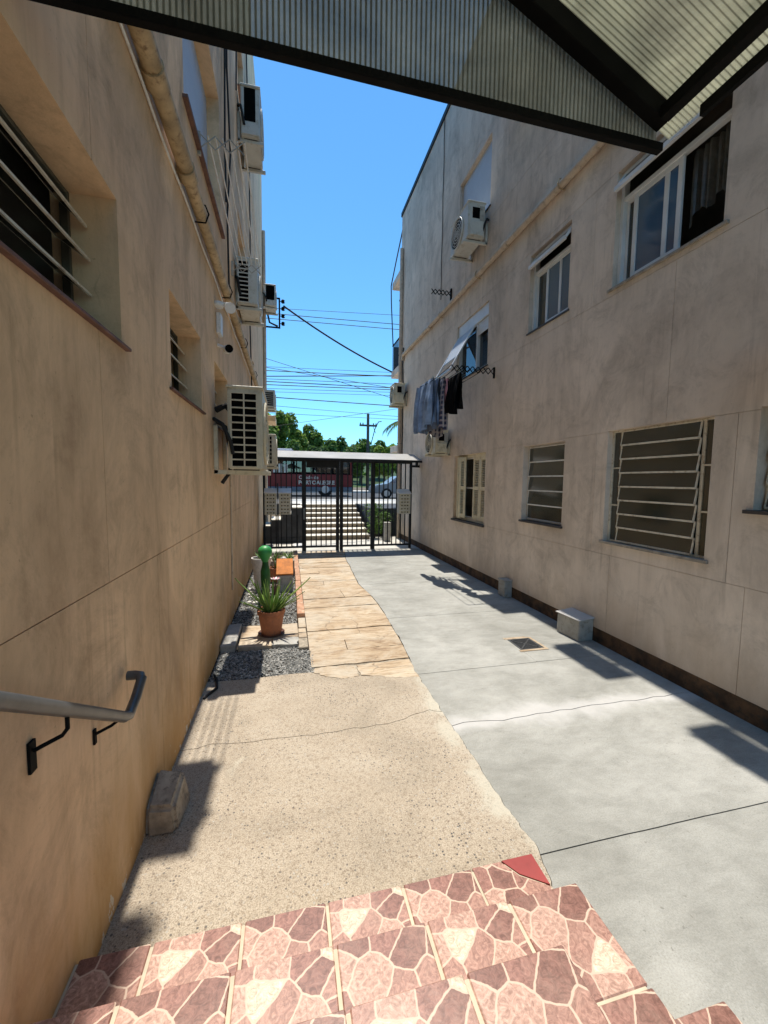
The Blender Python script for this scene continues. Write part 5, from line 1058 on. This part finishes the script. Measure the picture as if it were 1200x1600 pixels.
t = thing('palm', (5.2, 17.2, .95), 'small palm frond cluster showing beside the right building corner', 'palm'); p0 = Vector((5.25, 17.2, 4.35)); MB().tube([(5.25, 17.2, .9), (5.2, 17.2, 2.6), p0], [.14, .1, .09], 8).build('trunk', 'bark', t, smooth=True)
for k in range(11):
    az = k*.571; m = MB(); p = Vector(p0); d = Vector((math.cos(az), math.sin(az), .7)).normalized(); s = Vector((-math.sin(az), math.cos(az), 0)); pr_ = p
    for i in range(14):
        q = p+d*.1; d = (d+Vector((0, 0, -.14))).normalized()
        for sg in (-1, 1): e_ = q+s*sg*.22*(1-i/16)+Vector((0, 0, -.16))+d*.08; m.add([p, q, e_], [(0, 1, 2)])
        p = q
    m.build('frond', 'foliage_dark', t)
# ------------------------------------------------------------------ entrance canopy (gable roof of ribbed polycarbonate on a dark frame)
CY = 1.42
e1 = P(1025, 240, 1, CY); EX, EZ = e1.x, e1.z+.02
cn = thing('entrance_canopy', (.35, 0, EZ), 'gabled polycarbonate canopy on a dark metal frame overhead', 'canopy')
tz = EZ; x0 = XL+.01; RX = (EX+x0)/2; pit = .45; RZc = tz+.10+(EX-RX)*pit
MB().beam((x0, CY, tz), (EX+.02, CY, tz), .03, .032).build('tie_beam', 'black_metal', cn, .003)
top = lambda x: RZc-abs(x-RX)*pit
for s in (-1, 1):
    xe = RX+s*(EX-RX); MB().beam((RX, CY-.035, RZc-.02), (xe, CY-.035, top(xe)-.02), .05, .075).build('rafter', 'black_metal', cn, .003)
    MB().beam((RX, -1.4, RZc-.02), (xe, -1.4, top(xe)-.02), .05, .075).build('rafter', 'black_metal', cn, .003)
    MB().beam((xe-s*.035, CY-.06, top(xe)-.03), (xe-s*.035, -1.4, top(xe)-.03), .045, .05).build('eave_beam', 'black_metal', cn, .003)
    if s > 0: MB().beam((xe+.075, CY-.12, top(xe)-.045), (xe+.075, -1.4, top(xe)-.045), .02, .04).build('eave_edge', 'black_metal', cn)
MB().beam((RX, CY-.06, RZc-.03), (RX, -1.4, RZc-.03), .05, .06).build('ridge_beam', 'black_metal', cn)
for y in (.35, -.55):
    for s in (-1, 1): xe = RX+s*(EX-RX); MB().beam((RX, y, RZc-.03), (xe, y, top(xe)-.03), .035, .04).build('purlin', 'black_metal', cn)
# gable infill: vertical fluted sheet
nfl = 125; m = MB(); rb = MB()
for i in range(nfl):
    xa, xb_ = x0+(EX-x0)*i/nfl, x0+(EX-x0)*(i+1)/nfl
    m.quad((xa, CY+.012, tz+.02), (xb_, CY+.012, tz+.02), (xb_, CY+.012, top(xb_)-.01), (xa, CY+.012, top(xa)-.01)); m.quad((xa, CY+.003, tz+.02), (xb_, CY+.003, tz+.02), (xb_, CY+.003, top(xb_)-.01), (xa, CY+.003, top(xa)-.01))
    w_ = .0036; rb.quad((xa-w_, CY+.0075, tz+.022), (xa+w_, CY+.0075, tz+.022), (xa+w_, CY+.0075, max(tz+.03, top(xa)-.012)), (xa-w_, CY+.0075, max(tz+.03, top(xa)-.012)))
gp_ = m.build('gable_sheet', 'polycarbonate', cn); r2 = rb.build('sheet_rib', 'polycarbonate_rib', gp_); r2['kind'] = 'stuff'
for s in (-1, 1):
    xe = RX+s*(EX-RX+.09*(s > 0)); m = MB(); rb = MB(); n2 = 170
    for off in (.012, .022): m.quad((RX, CY+.03, RZc+off), (xe, CY+.03, top(xe)+off), (xe, -1.45, top(xe)+off), (RX, -1.45, RZc+off))
    for i in range(n2):
        y_ = CY+.03-i*2.87/n2; w_ = .0022; rb.quad((RX, y_-w_, RZc+.0175), (RX, y_+w_, RZc+.0175), (xe, y_+w_, top(xe)+.0175), (xe, y_-w_, top(xe)+.0175))
    rs_ = m.build('roof_sheet', 'polycarbonate_roof', cn); r2 = rb.build('sheet_rib', 'polycarbonate_rib', rs_); r2['kind'] = 'stuff'
for x in (EX-.04, XL+.05): B(x-.03, x+.03, -1.43, -1.37, .5 if x < 1 else 0, top(x)-.06).build('post', 'black_metal', cn)
